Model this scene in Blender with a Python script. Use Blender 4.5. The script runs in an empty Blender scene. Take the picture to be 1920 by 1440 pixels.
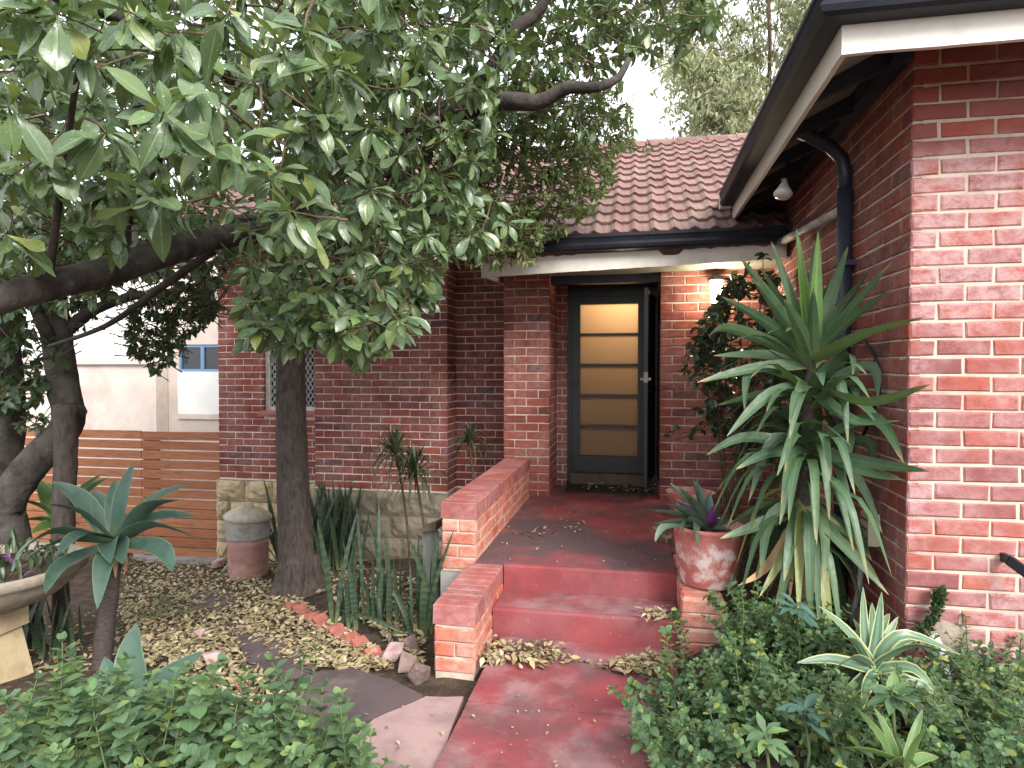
import bpy, math, random
import numpy as np
from mathutils import Vector, Matrix

# ---------------------------------------------------------------- camera, sky, sun, exposure
SC = bpy.context.scene
COL = SC.collection
EYE = 1.63
YAW = math.radians(10.85)
PITCH = math.radians(1.34)
FPX = 1200.0                       # focal length in photo pixels (photo 1920 x 1440)
cam_d = bpy.data.cameras.new("camera")
cam_d.sensor_width = 36.0
cam_d.lens = 36.0 * FPX / 1920.0
cam_d.clip_start = 0.05
cam_d.clip_end = 600.0
cam = bpy.data.objects.new("camera", cam_d)
COL.objects.link(cam)
cam.location = (0, 0, EYE)
cam.rotation_euler = (math.radians(90) - PITCH, 0, YAW)
SC.camera = cam

SUN_EL, SUN_AZ = math.radians(36), math.radians(140)   # azimuth from +Y clockwise: behind the camera
world = bpy.data.worlds.new("World")
SC.world = world
world.use_nodes = True
wn = world.node_tree
wn.nodes.clear()
w_out = wn.nodes.new("ShaderNodeOutputWorld")
w_bg = wn.nodes.new("ShaderNodeBackground")
w_sky = wn.nodes.new("ShaderNodeTexSky")
w_sky.sky_type = 'NISHITA'
w_sky.sun_disc = False
w_sky.sun_elevation = SUN_EL
w_sky.sun_rotation = SUN_AZ
w_sky.dust_density = 2.0
w_hsv = wn.nodes.new("ShaderNodeHueSaturation")
w_hsv.inputs['Saturation'].default_value = 0.45
# thin, even high cloud over the whole sky
w_tc = wn.nodes.new("ShaderNodeTexCoord")
w_no = wn.nodes.new("ShaderNodeTexNoise")
w_no.inputs['Scale'].default_value = 3.2
w_no.inputs['Detail'].default_value = 5.0
w_rm = wn.nodes.new("ShaderNodeMapRange")
w_rm.inputs[1].default_value = 0.38; w_rm.inputs[2].default_value = 0.62
w_rm.inputs[3].default_value = 0.62; w_rm.inputs[4].default_value = 1.0
w_mix = wn.nodes.new("ShaderNodeMix"); w_mix.data_type = 'RGBA'
w_mix.inputs[7].default_value = (9.0, 9.2, 9.6, 1)
wn.links.new(w_sky.outputs[0], w_hsv.inputs['Color'])
wn.links.new(w_tc.outputs['Generated'], w_no.inputs['Vector'])
wn.links.new(w_no.outputs[0], w_rm.inputs[0])
wn.links.new(w_rm.outputs[0], w_mix.inputs[0])
wn.links.new(w_hsv.outputs[0], w_mix.inputs[6])
wn.links.new(w_mix.outputs[2], w_bg.inputs[0])
w_bg.inputs[1].default_value = 0.10
wn.links.new(w_bg.outputs[0], w_out.inputs[0])

sun_d = bpy.data.lights.new("sun", 'SUN')
sun_d.energy = 2.2
sun_d.angle = math.radians(25)
sun_d.color = (1.0, 0.96, 0.9)
sun = bpy.data.objects.new("sun", sun_d)
COL.objects.link(sun)
_sd = Vector((math.sin(SUN_AZ) * math.cos(SUN_EL), math.cos(SUN_AZ) * math.cos(SUN_EL), math.sin(SUN_EL)))
sun.rotation_euler = _sd.to_track_quat('Z', 'Y').to_euler()

SC.view_settings.view_transform = 'Standard'
SC.view_settings.look = 'None'
SC.view_settings.gamma = 1.0
SC.view_settings.use_curve_mapping = False
SC.view_settings.exposure = 1.45
SC.cycles.use_denoising = True
SC.cycles.max_bounces = 6
SC.cycles.diffuse_bounces = 2
SC.cycles.glossy_bounces = 2
SC.cycles.transparent_max_bounces = 6
SC.cycles.transmission_bounces = 4
SC.cycles.sample_clamp_indirect = 6.0

# ---------------------------------------------------------------- pixel -> place
CY, SY = math.cos(YAW), math.sin(YAW)
CP, SP = math.cos(PITCH), math.sin(PITCH)
F_ = Vector((-SY * CP, CY * CP, -SP))
R_ = Vector((CY, SY, 0))
U_ = R_.cross(F_)
EYEV = Vector((0, 0, EYE))

def ray(px, py):
    return F_ + R_ * ((px - 960) / FPX) - U_ * ((py - 720) / FPX)
def at_y(px, py, y):
    d = ray(px, py); return EYEV + d * (y / d.y)
def at_x(px, py, x):
    d = ray(px, py); return EYEV + d * (x / d.x)
def at_z(px, py, z):
    d = ray(px, py); return EYEV + d * ((z - EYE) / d.z)
def at_d(px, py, dep):
    return EYEV + ray(px, py) * dep
def proj(p):
    v = Vector(p) - EYEV
    z = v.dot(F_)
    if z < 0.05:
        return None
    return 960 + FPX * v.dot(R_) / z, 720 - FPX * v.dot(U_) / z, z

def sstep(a, b, x):
    t = min(1.0, max(0.0, (x - a) / (b - a)))
    return t * t * (3 - 2 * t)

def ground_h(x, y):
    """height of the garden soil"""
    left = -0.07 - 0.105 * max(0.0, -x - 1.1) - 0.085 * max(0.0, min(y, 9.0) - 3.0) * sstep(-0.9, -1.6, x)
    left = max(left, -0.95)
    right = 0.12 * sstep(2.2, 3.3, y)
    k = sstep(0.2, 0.5, x)
    return left * (1 - k) + right * k

def on_ground(px, py, lift=0.0):
    d = ray(px, py)
    t = 1.0
    for _ in range(60):
        p = EYEV + d * t
        g = ground_h(p.x, p.y) + lift
        t2 = (g - EYE) / d.z
        t = 0.5 * t + 0.5 * t2
    p = EYEV + d * t
    return p

rng = random.Random(7)
nrg = np.random.default_rng(7)

# ---------------------------------------------------------------- materials
class NT:
    def __init__(s, name):
        s.m = bpy.data.materials.new(name); s.m.use_nodes = True
        s.t = s.m.node_tree; s.t.nodes.clear()
        s.out = s.t.nodes.new("ShaderNodeOutputMaterial")
        s.p = s.t.nodes.new("ShaderNodeBsdfPrincipled")
        s.t.links.new(s.p.outputs[0], s.out.inputs[0])
        s.geo = s.t.nodes.new("ShaderNodeNewGeometry")
        s.pos = s.geo.outputs['Position']
    def lk(s, a, b):
        if hasattr(a, 'is_linked') or isinstance(a, bpy.types.NodeSocket):
            s.t.links.new(a, b)
        else:
            b.default_value = a
    def math(s, op, a, b=0.0, clamp=False):
        n = s.t.nodes.new("ShaderNodeMath"); n.operation = op; n.use_clamp = clamp
        s.lk(a, n.inputs[0]); s.lk(b, n.inputs[1]); return n.outputs[0]
    def mix(s, a, b, f, blend='MIX'):
        n = s.t.nodes.new("ShaderNodeMix"); n.data_type = 'RGBA'; n.blend_type = blend
        n.clamp_factor = True
        for v, i in ((a, 6), (b, 7)):
            if isinstance(v, (tuple, list)): n.inputs[i].default_value = (*v[:3], 1)
            else: s.t.links.new(v, n.inputs[i])
        s.lk(f, n.inputs[0]); return n.outputs[2]
    def noise(s, scale, detail=3.0, rough=0.55, vec=None, stretch=None):
        v = vec or s.pos
        if stretch:
            m = s.t.nodes.new("ShaderNodeMapping"); m.inputs['Scale'].default_value = stretch
            s.t.links.new(v, m.inputs[0]); v = m.outputs[0]
        n = s.t.nodes.new("ShaderNodeTexNoise")
        n.inputs['Scale'].default_value = scale; n.inputs['Detail'].default_value = detail
        n.inputs['Roughness'].default_value = rough
        s.t.links.new(v, n.inputs['Vector']); return n.outputs[0]
    def step(s, v, lo, hi, a=0.0, b=1.0):
        n = s.t.nodes.new("ShaderNodeMapRange"); n.interpolation_type = 'SMOOTHSTEP'
        s.t.links.new(v, n.inputs[0])
        for i, x in ((1, lo), (2, hi), (3, a), (4, b)): n.inputs[i].default_value = x
        return n.outputs[0]
    def ramp(s, v, cols):
        n = s.t.nodes.new("ShaderNodeValToRGB"); e = n.color_ramp.elements
        while len(e) < len(cols): e.new(0.5)
        for i, c in enumerate(cols):
            e[i].position = i / max(1, len(cols) - 1); e[i].color = (*c, 1)
        s.t.links.new(v, n.inputs[0]); return n.outputs[0]
    def rand(s):
        o = s.t.nodes.new("ShaderNodeObjectInfo").outputs['Random']
        i = s.geo.outputs['Random Per Island']
        return s.math('FRACT', s.math('ADD', s.math('MULTIPLY', o, 7.31), s.math('MULTIPLY', i, 5.17)))
    def uv(s):
        n = s.t.nodes.new("ShaderNodeUVMap"); n.uv_map = "UVMap"
        x = s.t.nodes.new("ShaderNodeSeparateXYZ"); s.t.links.new(n.outputs[0], x.inputs[0])
        return x.outputs[0], x.outputs[1], n.outputs[0]
    def bump(s, h, strength=0.3, dist=0.01):
        n = s.t.nodes.new("ShaderNodeBump"); n.inputs['Strength'].default_value = strength
        n.inputs['Distance'].default_value = dist
        s.t.links.new(h, n.inputs['Height']); s.t.links.new(n.outputs[0], s.p.inputs['Normal'])
    def col(s, c): s.lk((*c[:3], 1) if isinstance(c, (tuple, list)) else c, s.p.inputs['Base Color'])
    def set(s, rough=0.6, spec=0.4, metal=0.0):
        s.lk(rough, s.p.inputs['Roughness']); s.p.inputs['Specular IOR Level'].default_value = spec
        s.p.inputs['Metallic'].default_value = metal
    def translucent(s, c, f):
        tr = s.t.nodes.new("ShaderNodeBsdfTranslucent"); s.lk(c if not isinstance(c, tuple) else (*c, 1), tr.inputs[0])
        mx = s.t.nodes.new("ShaderNodeMixShader"); mx.inputs[0].default_value = f
        s.t.links.new(s.p.outputs[0], mx.inputs[1]); s.t.links.new(tr.outputs[0], mx.inputs[2])
        s.t.links.new(mx.outputs[0], s.out.inputs[0])

MAT = {}
def simple(name, c, c2=None, scale=8.0, rough=0.6, spec=0.4, bump=0.2, bscale=60.0, dist=0.004, lo=0.4, hi=0.65, metal=0.0, stretch=None, extra=None):
    n = NT(name)
    base = c
    if c2: base = n.mix(c, c2, n.step(n.noise(scale, 5, 0.6, stretch=stretch), lo, hi))
    if extra:
        for (ec, es, elo, ehi, amt) in extra:
            base = n.mix(base, ec, n.math('MULTIPLY', n.step(n.noise(es, 6, 0.65), elo, ehi), amt))
    n.col(base); n.set(rough, spec, metal)
    if bump: n.bump(n.noise(bscale, 4, 0.6, stretch=stretch), bump, dist)
    MAT[name] = n.m
    return n.m

def brick_mat(name, cols, bloom=0.0, bloomscale=3.0, stains=0.25, dust=(0.55, 0.42, 0.40)):
    n = NT(name)
    c = n.ramp(n.rand(), cols)
    c = n.mix(c, (0.16, 0.04, 0.038), n.math('MULTIPLY', n.step(n.noise(22, 4), 0.5, 0.75), 0.45))
    c = n.mix(c, (0.42, 0.13, 0.07), n.math('MULTIPLY', n.step(n.noise(35, 3), 0.55, 0.8), 0.4))
    c = n.mix(c, (0.05, 0.025, 0.025), n.math('MULTIPLY', n.step(n.noise(2.3, 5, 0.7), 0.52, 0.75), stains))
    if bloom:
        f = n.math('MULTIPLY', n.step(n.noise(bloomscale, 4, 0.65), 0.36, 0.6), n.step(n.noise(17, 6, 0.75, stretch=(1, 1, 1.4)), 0.28, 0.66))
        c = n.mix(c, dust, n.math('MULTIPLY', f, bloom))
    n.col(c); n.set(0.82, 0.25)
    h = n.math('ADD', n.noise(150, 3), n.math('MULTIPLY', n.noise(30, 3), 1.5))
    n.bump(h, 0.5, 0.004)
    MAT[name] = n.m

RED = [(0.22, 0.055, 0.045), (0.27, 0.068, 0.048), (0.17, 0.046, 0.042), (0.24, 0.062, 0.05), (0.11, 0.034, 0.040), (0.29, 0.075, 0.05), (0.20, 0.056, 0.048)]
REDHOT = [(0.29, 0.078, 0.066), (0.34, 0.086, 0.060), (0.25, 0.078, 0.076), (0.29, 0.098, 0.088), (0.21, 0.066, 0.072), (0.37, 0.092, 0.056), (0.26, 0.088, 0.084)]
brick_mat("brick_red", RED, bloom=0.25)
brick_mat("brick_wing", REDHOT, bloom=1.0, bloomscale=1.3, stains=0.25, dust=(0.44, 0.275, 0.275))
brick_mat("brick_garden", [(0.42, 0.10, 0.06), (0.48, 0.14, 0.09), (0.36, 0.085, 0.06), (0.50, 0.20, 0.13), (0.40, 0.11, 0.08)], bloom=0.7, bloomscale=4.0, stains=0.35, dust=(0.5, 0.36, 0.3))
brick_mat("brick_coping", [(0.30, 0.09, 0.085), (0.34, 0.11, 0.10), (0.26, 0.08, 0.075), (0.36, 0.10, 0.08)], bloom=0.5, bloomscale=5.0, stains=0.75, dust=(0.46, 0.28, 0.27))
simple("mortar", (0.74, 0.64, 0.57), (0.58, 0.49, 0.43), 9.0, 0.9, 0.2, 0.6, 140, 0.003)
simple("mortar_white", (0.56, 0.46, 0.37), (0.44, 0.36, 0.28), 9.0, 0.9, 0.2, 0.6, 140, 0.003, extra=[((0.44, 0.24, 0.21), 3.5, 0.5, 0.68, 0.65)])
simple("mortar_patch", (0.33, 0.28, 0.22), (0.26, 0.21, 0.17), 14.0, 0.95, 0.2, 0.7, 90, 0.006)
simple("limestone", (0.54, 0.43, 0.27), (0.34, 0.26, 0.16), 9.0, 0.92, 0.2, 1.0, 26, 0.03, extra=[((0.58, 0.50, 0.38), 16, 0.5, 0.75, 0.7), ((0.16, 0.12, 0.09), 3.0, 0.58, 0.75, 0.6)])
simple("limestone_grey", (0.27, 0.23, 0.17), (0.19, 0.16, 0.12), 6.0, 0.92, 0.2, 0.8, 40, 0.012, extra=[((0.10, 0.09, 0.07), 3.0, 0.5, 0.75, 0.7)])
simple("paint_cream", (0.74, 0.70, 0.62), (0.60, 0.55, 0.47), 6.0, 0.55, 0.4, 0.3, 50, 0.003, lo=0.5, hi=0.8, extra=[((0.40, 0.30, 0.20), 11.0, 0.66, 0.8, 0.6)])
simple("paint_soffit", (0.30, 0.31, 0.26), (0.24, 0.25, 0.21), 5.0, 0.7, 0.3, 0.2)
simple("paint_navy", (0.020, 0.026, 0.045), (0.035, 0.040, 0.058), 5.0, 0.42, 0.5, 0.15, 40)
simple("gutter_dark", (0.014, 0.016, 0.024), (0.024, 0.026, 0.035), 4.0, 0.5, 0.25, 0.15, 30, extra=[((0.12, 0.12, 0.12), 14.0, 0.62, 0.8, 0.5)])
simple("door_dark", (0.010, 0.014, 0.014), (0.015, 0.020, 0.019), 6.0, 0.4, 0.5, 0.1)
simple("metal_black", (0.012, 0.012, 0.015), None, rough=0.45, spec=0.5, bump=0)
simple("metal_grey", (0.42, 0.40, 0.37), (0.30, 0.27, 0.24), 9.0, 0.5, 0.4, 0.2)
simple("window_white", (0.62, 0.60, 0.56), (0.48, 0.46, 0.42), 12.0, 0.6, 0.4, 0.2)
simple("render_wall", (0.60, 0.52, 0.47), (0.53, 0.45, 0.40), 2.0, 0.9, 0.2, 0.25, 120, 0.003, extra=[((0.38, 0.32, 0.27), 1.4, 0.52, 0.72, 0.5)])
simple("render_white", (0.78, 0.77, 0.74), (0.72, 0.71, 0.68), 2.0, 0.9, 0.2, 0.2, 120, 0.003)
simple("render_ochre", (0.44, 0.38, 0.24), (0.40, 0.34, 0.22), 2.0, 0.9, 0.2, 0.2)
simple("frame_blue", (0.14, 0.25, 0.42), None, rough=0.45, bump=0)
simple("concrete", (0.30, 0.29, 0.28), (0.20, 0.19, 0.19), 5.0, 0.9, 0.2, 0.5, 60, 0.004)
simple("footing", (0.46, 0.36, 0.26), (0.33, 0.25, 0.18), 12.0, 0.95, 0.2, 0.9, 45, 0.012)
simple("bark", (0.115, 0.092, 0.080), (0.068, 0.054, 0.048), 6.0, 0.9, 0.2, 1.0, 30, 0.012, stretch=(6, 6, 1.4), extra=[((0.19, 0.16, 0.14), 9.0, 0.52, 0.75, 0.6), ((0.035, 0.028, 0.025), 3.0, 0.5, 0.7, 0.5)])
simple("bark_dark", (0.075, 0.064, 0.056), (0.036, 0.030, 0.027), 7.0, 0.92, 0.2, 1.0, 26, 0.012, extra=[((0.14, 0.13, 0.115), 5.0, 0.55, 0.75, 0.7)])
simple("stem_green", (0.10, 0.13, 0.055), (0.075, 0.095, 0.045), 20.0, 0.7, 0.3, 0)
simple("twig", (0.12, 0.085, 0.05), (0.07, 0.05, 0.035), 20.0, 0.85, 0.2, 0)
simple("agave_stem", (0.085, 0.065, 0.060), (0.050, 0.040, 0.036), 30.0, 0.9, 0.2, 0.8, 60, 0.006, stretch=(1, 1, 4))
simple("soil", (0.055, 0.040, 0.030), (0.10, 0.075, 0.055), 9.0, 0.95, 0.15, 0.9, 55, 0.02, extra=[((0.20, 0.15, 0.095), 26.0, 0.55, 0.7, 0.7)])
simple("bowl_stone", (0.36, 0.31, 0.25), (0.27, 0.23, 0.18), 8.0, 0.85, 0.25, 0.5, 70, 0.004)
simple("pedestal_stone", (0.55, 0.44, 0.27), (0.42, 0.33, 0.21), 5.0, 0.9, 0.2, 0.6, 50, 0.006)
simple("bin_upper", (0.40, 0.38, 0.36), (0.28, 0.25, 0.23), 9.0, 0.6, 0.4, 0.2, extra=[((0.46, 0.22, 0.16), 5.0, 0.55, 0.75, 0.5)])
simple("bin_lower", (0.36, 0.20, 0.17), (0.27, 0.14, 0.12), 7.0, 0.7, 0.3, 0.3, extra=[((0.40, 0.36, 0.34), 6.0, 0.5, 0.7, 0.6)])
simple("bin_lid", (0.44, 0.40, 0.33), (0.33, 0.29, 0.23), 9.0, 0.6, 0.4, 0.2)
simple("pot_red", (0.42, 0.10, 0.09), (0.36, 0.12, 0.10), 5.0, 0.75, 0.3, 0.4, extra=[((0.66, 0.56, 0.52), 7.0, 0.45, 0.62, 0.85), ((0.52, 0.30, 0.27), 3.0, 0.4, 0.7, 0.5)])
simple("board_grey", (0.20, 0.21, 0.185), (0.14, 0.145, 0.13), 10.0, 0.8, 0.2, 0.4, stretch=(6, 6, 1))
simple("board_brown", (0.12, 0.085, 0.06), (0.08, 0.06, 0.045), 10.0, 0.8, 0.2, 0.4)
simple("pvc", (0.55, 0.57, 0.60), (0.45, 0.46, 0.48), 10.0, 0.5, 0.4, 0.1)
simple("tag_cream", (0.62, 0.56, 0.40), (0.54, 0.48, 0.34), 10.0, 0.6, 0.3, 0.1)
simple("hose_black", (0.010, 0.010, 0.010), None, rough=0.5, bump=0)
simple("mat_dark", (0.035, 0.028, 0.024), (0.06, 0.045, 0.035), 30.0, 0.98, 0.1, 1.0, 200, 0.006)
simple("lattice_white", (0.55, 0.54, 0.50), None, rough=0.5, bump=0)
simple("rock", (0.24, 0.17, 0.15), (0.16, 0.11, 0.10), 8.0, 0.9, 0.2, 0.8, 40, 0.01)
simple("rock_pink", (0.48, 0.34, 0.34), (0.36, 0.22, 0.22), 9.0, 0.9, 0.2, 0.7, 40, 0.01)
simple("edging", (0.34, 0.12, 0.09), (0.25, 0.085, 0.07), 9.0, 0.9, 0.2, 0.5, 60, 0.005, extra=[((0.55, 0.40, 0.36), 7.0, 0.58, 0.75, 0.6)])

def red_floor(name, worn, grime):
    n = NT(name)
    c = n.mix((0.28, 0.058, 0.064), (0.21, 0.050, 0.056), n.step(n.noise(3, 4), 0.4, 0.65))
    c = n.mix(c, (0.33, 0.185, 0.19), n.math('MULTIPLY', n.step(n.noise(2.6, 5, 0.65), 0.42, 0.68), worn))
    c = n.mix(c, (0.085, 0.064, 0.068), n.math('MULTIPLY', n.step(n.noise(1.35, 6, 0.66), 0.40, 0.62), grime))
    c = n.mix(c, (0.42, 0.33, 0.31), n.math('MULTIPLY', n.step(n.noise(34, 5, 0.75), 0.62, 0.74), 0.65))
    c = n.mix(c, (0.05, 0.035, 0.036), n.math('MULTIPLY', n.step(n.noise(70, 3, 0.7), 0.66, 0.74), 0.6))
    n.col(c); n.set(0.85, 0.2); n.bump(n.noise(90, 4), 0.35, 0.003); MAT[name] = n.m
red_floor("floor_red", 0.35, 0.92)
red_floor("riser_red", 0.25, 0.15)
red_floor("path_red", 0.85, 0.62)
simple("slab_pink", (0.36, 0.24, 0.23), (0.26, 0.17, 0.165), 3.0, 0.88, 0.25, 0.5, 70, 0.004, extra=[((0.10, 0.075, 0.08), 1.6, 0.48, 0.65, 0.75)])
simple("slab_dark", (0.115, 0.082, 0.084), (0.075, 0.055, 0.058), 3.0, 0.88, 0.25, 0.5, 70, 0.004, extra=[((0.19, 0.14, 0.13), 2.6, 0.55, 0.72, 0.6)])

n = NT("fence_timber")
c = n.ramp(n.rand(), [(0.33, 0.12, 0.05), (0.42, 0.17, 0.075), (0.28, 0.095, 0.042), (0.38, 0.15, 0.07)])
c = n.mix(c, (0.13, 0.04, 0.02), n.math('MULTIPLY', n.step(n.noise(9, 5, 0.65, stretch=(0.5, 1, 8)), 0.45, 0.7), 0.7))
n.col(c); n.set(0.5, 0.4); n.bump(n.noise(30, 4, stretch=(0.4, 1, 9)), 0.3, 0.003); MAT["fence_timber"] = n.m

n = NT("roof_tile")
c = n.ramp(n.rand(), [(0.20, 0.100, 0.090), (0.165, 0.082, 0.076), (0.24, 0.125, 0.11), (0.185, 0.095, 0.085)])
c = n.mix(c, (0.25, 0.20, 0.155), n.math('MULTIPLY', n.step(n.noise(2.2, 6, 0.7), 0.42, 0.7), 0.55))
c = n.mix(c, (0.10, 0.08, 0.07), n.math('MULTIPLY', n.step(n.noise(7, 5, 0.7), 0.5, 0.7), 0.55))
c = n.mix(c, (0.50, 0.42, 0.40), n.math('MULTIPLY', n.step(n.noise(16, 5, 0.7), 0.56, 0.72), 0.5))
n.col(c); n.set(0.7, 0.35); n.bump(n.noise(60, 4), 0.5, 0.006); MAT["roof_tile"] = n.m

n = NT("door_glass")      # frosted, wavy panes lit from the hall behind
n.col((0.50, 0.40, 0.30)); n.set(0.25, 0.5)
n.bump(n.noise(95, 3, 0.6), 0.8, 0.004)
n.translucent((0.85, 0.74, 0.60), 0.86); MAT["door_glass"] = n.m
n = NT("window_glass"); n.col((0.02, 0.025, 0.03)); n.set(0.08, 0.6); MAT["window_glass"] = n.m
n = NT("lamp_glass"); n.col((0.9, 0.85, 0.7)); n.p.inputs['Emission Color'].default_value = (1.0, 0.80, 0.50, 1)
n.p.inputs['Emission Strength'].default_value = 14.0; MAT["lamp_glass"] = n.m
n = NT("bulb_glass"); n.col((0.75, 0.73, 0.68)); n.set(0.2, 0.6); n.bump(n.noise(40, 2), 0.1); MAT["bulb_glass"] = n.m
n = NT("screen_mesh"); n.col((0.010, 0.010, 0.013)); n.set(0.6, 0.3); MAT["screen_mesh"] = n.m

def leaf_mat(name, cols, rib=None, ribw=0.07, margin=None, mlo=0.62, mhi=0.72, spots=None, rough=0.42, trans=0.18, bands=None, base=None, tip=None, spec=0.45, bumpv=0.25, sheen=None):
    n = NT(name)
    c = n.ramp(n.rand(), cols)
    u, v, uvv = n.uv()
    d = n.math('MULTIPLY', n.math('ABSOLUTE', n.math('SUBTRACT', u, 0.5)), 2.0)
    nz = n.noise(14, 3)
    c = n.mix(c, (cols[0][0] * 0.45, cols[0][1] * 0.5, cols[0][2] * 0.5), n.math('MULTIPLY', n.step(nz, 0.45, 0.7), 0.45))
    if bands:
        b = n.t.nodes.new("ShaderNodeTexWave"); b.wave_type = 'BANDS'; b.bands_direction = 'Y'
        b.inputs['Scale'].default_value = 4.5; b.inputs['Distortion'].default_value = 5.0; b.inputs['Detail'].default_value = 2
        n.t.links.new(uvv, b.inputs[0])
        c = n.mix(c, bands, n.math('MULTIPLY', n.step(b.outputs[1], 0.5, 0.9), 0.38))
    if base: c = n.mix(c, base, n.step(v, 0.02, 0.3, 0.9, 0.0))
    if tip: c = n.mix(c, tip, n.step(n.math('ADD', v, n.math('MULTIPLY', n.noise(9), 0.4)), 1.02, 1.2, 0.0, 0.95))
    if margin: c = n.mix(c, margin, n.step(d, mlo, mhi))
    if rib: c = n.mix(c, rib, n.step(d, ribw * 0.4, ribw, 0.7, 0.0))
    if spots: c = n.mix(c, spots, n.math('MULTIPLY', n.step(n.noise(95, 2), 0.66, 0.72), 0.75))
    n.col(c)
    n.set(n.step(n.noise(25, 3), 0.3, 0.7, rough - 0.08, rough + 0.12), spec)
    if bumpv: n.bump(n.math('ADD', n.noise(55, 2), n.math('MULTIPLY', n.step(d, 0.0, 0.25), 0.8)), bumpv, 0.003)
    if trans: n.translucent(n.mix(c, (0.30, 0.42, 0.06), 0.4), trans)
    MAT[name] = n.m
leaf_mat("leaf_tree", [(0.088, 0.145, 0.060), (0.074, 0.126, 0.062), (0.110, 0.168, 0.068), (0.084, 0.138, 0.076), (0.128, 0.188, 0.060), (0.066, 0.114, 0.056), (0.12, 0.19, 0.065), (0.09, 0.15, 0.07), (0.24, 0.27, 0.07)], rib=(0.24, 0.30, 0.14), spots=(0.40, 0.40, 0.26), rough=0.30, trans=0.2, spec=0.6)
leaf_mat("leaf_fine", [(0.16, 0.22, 0.085), (0.135, 0.195, 0.085), (0.20, 0.265, 0.10), (0.18, 0.235, 0.12), (0.235, 0.285, 0.10)], rib=(0.22, 0.28, 0.12), rough=0.36, trans=0.3)
leaf_mat("leaf_dark", [(0.035, 0.070, 0.030), (0.028, 0.058, 0.028), (0.05, 0.088, 0.034), (0.04, 0.07, 0.036)], rib=(0.12, 0.16, 0.07), rough=0.36, trans=0.2)
leaf_mat("leaf_gum", [(0.34, 0.36, 0.20), (0.28, 0.32, 0.19), (0.40, 0.40, 0.23), (0.31, 0.34, 0.24), (0.40, 0.35, 0.20)], rough=0.5, trans=0.35, bumpv=0)
leaf_mat("leaf_camellia", [(0.042, 0.078, 0.046), (0.054, 0.095, 0.054), (0.035, 0.066, 0.044)], rib=(0.09, 0.13, 0.07), rough=0.25, trans=0.12, spec=0.6)
leaf_mat("leaf_mint", [(0.100, 0.175, 0.078), (0.088, 0.156, 0.085), (0.120, 0.205, 0.085), (0.096, 0.168, 0.095), (0.19, 0.29, 0.09), (0.080, 0.145, 0.082), (0.11, 0.18, 0.10), (0.26, 0.32, 0.085)], rib=(0.14, 0.25, 0.10), rough=0.55, trans=0.25, spec=0.3, bumpv=0.4)
leaf_mat("leaf_cover", [(0.082, 0.155, 0.066), (0.066, 0.126, 0.064), (0.105, 0.185, 0.074), (0.078, 0.146, 0.080), (0.16, 0.25, 0.075), (0.056, 0.108, 0.060), (0.10, 0.17, 0.09), (0.30, 0.32, 0.07)], rib=(0.12, 0.21, 0.09), rough=0.5, trans=0.22, spec=0.35, bumpv=0.35)
leaf_mat("leaf_blue", [(0.055, 0.115, 0.085), (0.065, 0.13, 0.095), (0.048, 0.10, 0.078)], rib=(0.1, 0.18, 0.13), rough=0.5, trans=0.12)
leaf_mat("leaf_agave", [(0.052, 0.100, 0.074), (0.062, 0.114, 0.082), (0.045, 0.088, 0.066), (0.056, 0.105, 0.072)], margin=(0.12, 0.18, 0.11), mlo=0.86, mhi=0.97, base=(0.14, 0.20, 0.11), rough=0.48, trans=0.04, bumpv=0.1)
leaf_mat("leaf_agave_lime", [(0.085, 0.16, 0.045), (0.10, 0.18, 0.05), (0.07, 0.14, 0.042)], margin=(0.24, 0.30, 0.10), mlo=0.78, mhi=0.98, rough=0.45, trans=0.15, bumpv=0.1)
leaf_mat("leaf_yucca", [(0.060, 0.118, 0.055), (0.046, 0.095, 0.050), (0.078, 0.140, 0.058), (0.054, 0.106, 0.060)], rib=(0.09, 0.15, 0.07), ribw=0.3, base=(0.18, 0.22, 0.09), tip=(0.26, 0.20, 0.09), rough=0.5, trans=0.14, bumpv=0.15)
leaf_mat("leaf_yucca_new", [(0.13, 0.24, 0.055), (0.10, 0.20, 0.05), (0.16, 0.27, 0.07)], rib=(0.2, 0.3, 0.1), ribw=0.3, rough=0.38, trans=0.2, bumpv=0.15)
leaf_mat("leaf_yucca_old", [(0.16, 0.19, 0.055), (0.22, 0.23, 0.06), (0.13, 0.165, 0.06)], tip=(0.50, 0.40, 0.06), rough=0.5, trans=0.15, bumpv=0.15)
leaf_mat("leaf_dead", [(0.42, 0.27, 0.15), (0.50, 0.34, 0.20), (0.36, 0.22, 0.12)], rough=0.8, trans=0.1, spec=0.2)
leaf_mat("leaf_variegated", [(0.075, 0.150, 0.080), (0.065, 0.135, 0.085), (0.09, 0.165, 0.08)], margin=(0.38, 0.40, 0.19), mlo=0.72, mhi=0.82, rib=(0.13, 0.22, 0.13), ribw=0.35, rough=0.42, trans=0.1, bumpv=0.1)
leaf_mat("leaf_sansevieria", [(0.026, 0.050, 0.028), (0.036, 0.064, 0.034), (0.022, 0.044, 0.026), (0.05, 0.075, 0.036)], bands=(0.11, 0.14, 0.09), base=(0.15, 0.19, 0.08), rough=0.4, trans=0.04, bumpv=0.1)
leaf_mat("leaf_rhoeo", [(0.075, 0.125, 0.078), (0.060, 0.105, 0.070), (0.085, 0.14, 0.08)], rib=(0.16, 0.2, 0.13), margin=(0.10, 0.04, 0.09), mlo=0.9, mhi=1.0, rough=0.4, trans=0.08)
leaf_mat("leaf_purple", [(0.14, 0.030, 0.17), (0.18, 0.045, 0.22), (0.07, 0.016, 0.07)], rough=0.4, trans=0.15)
leaf_mat("leaf_dracaena", [(0.040, 0.065, 0.028), (0.055, 0.085, 0.034), (0.032, 0.052, 0.026)], margin=(0.07, 0.035, 0.03), mlo=0.75, mhi=0.95, rough=0.4, trans=0.1, bumpv=0)
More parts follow.
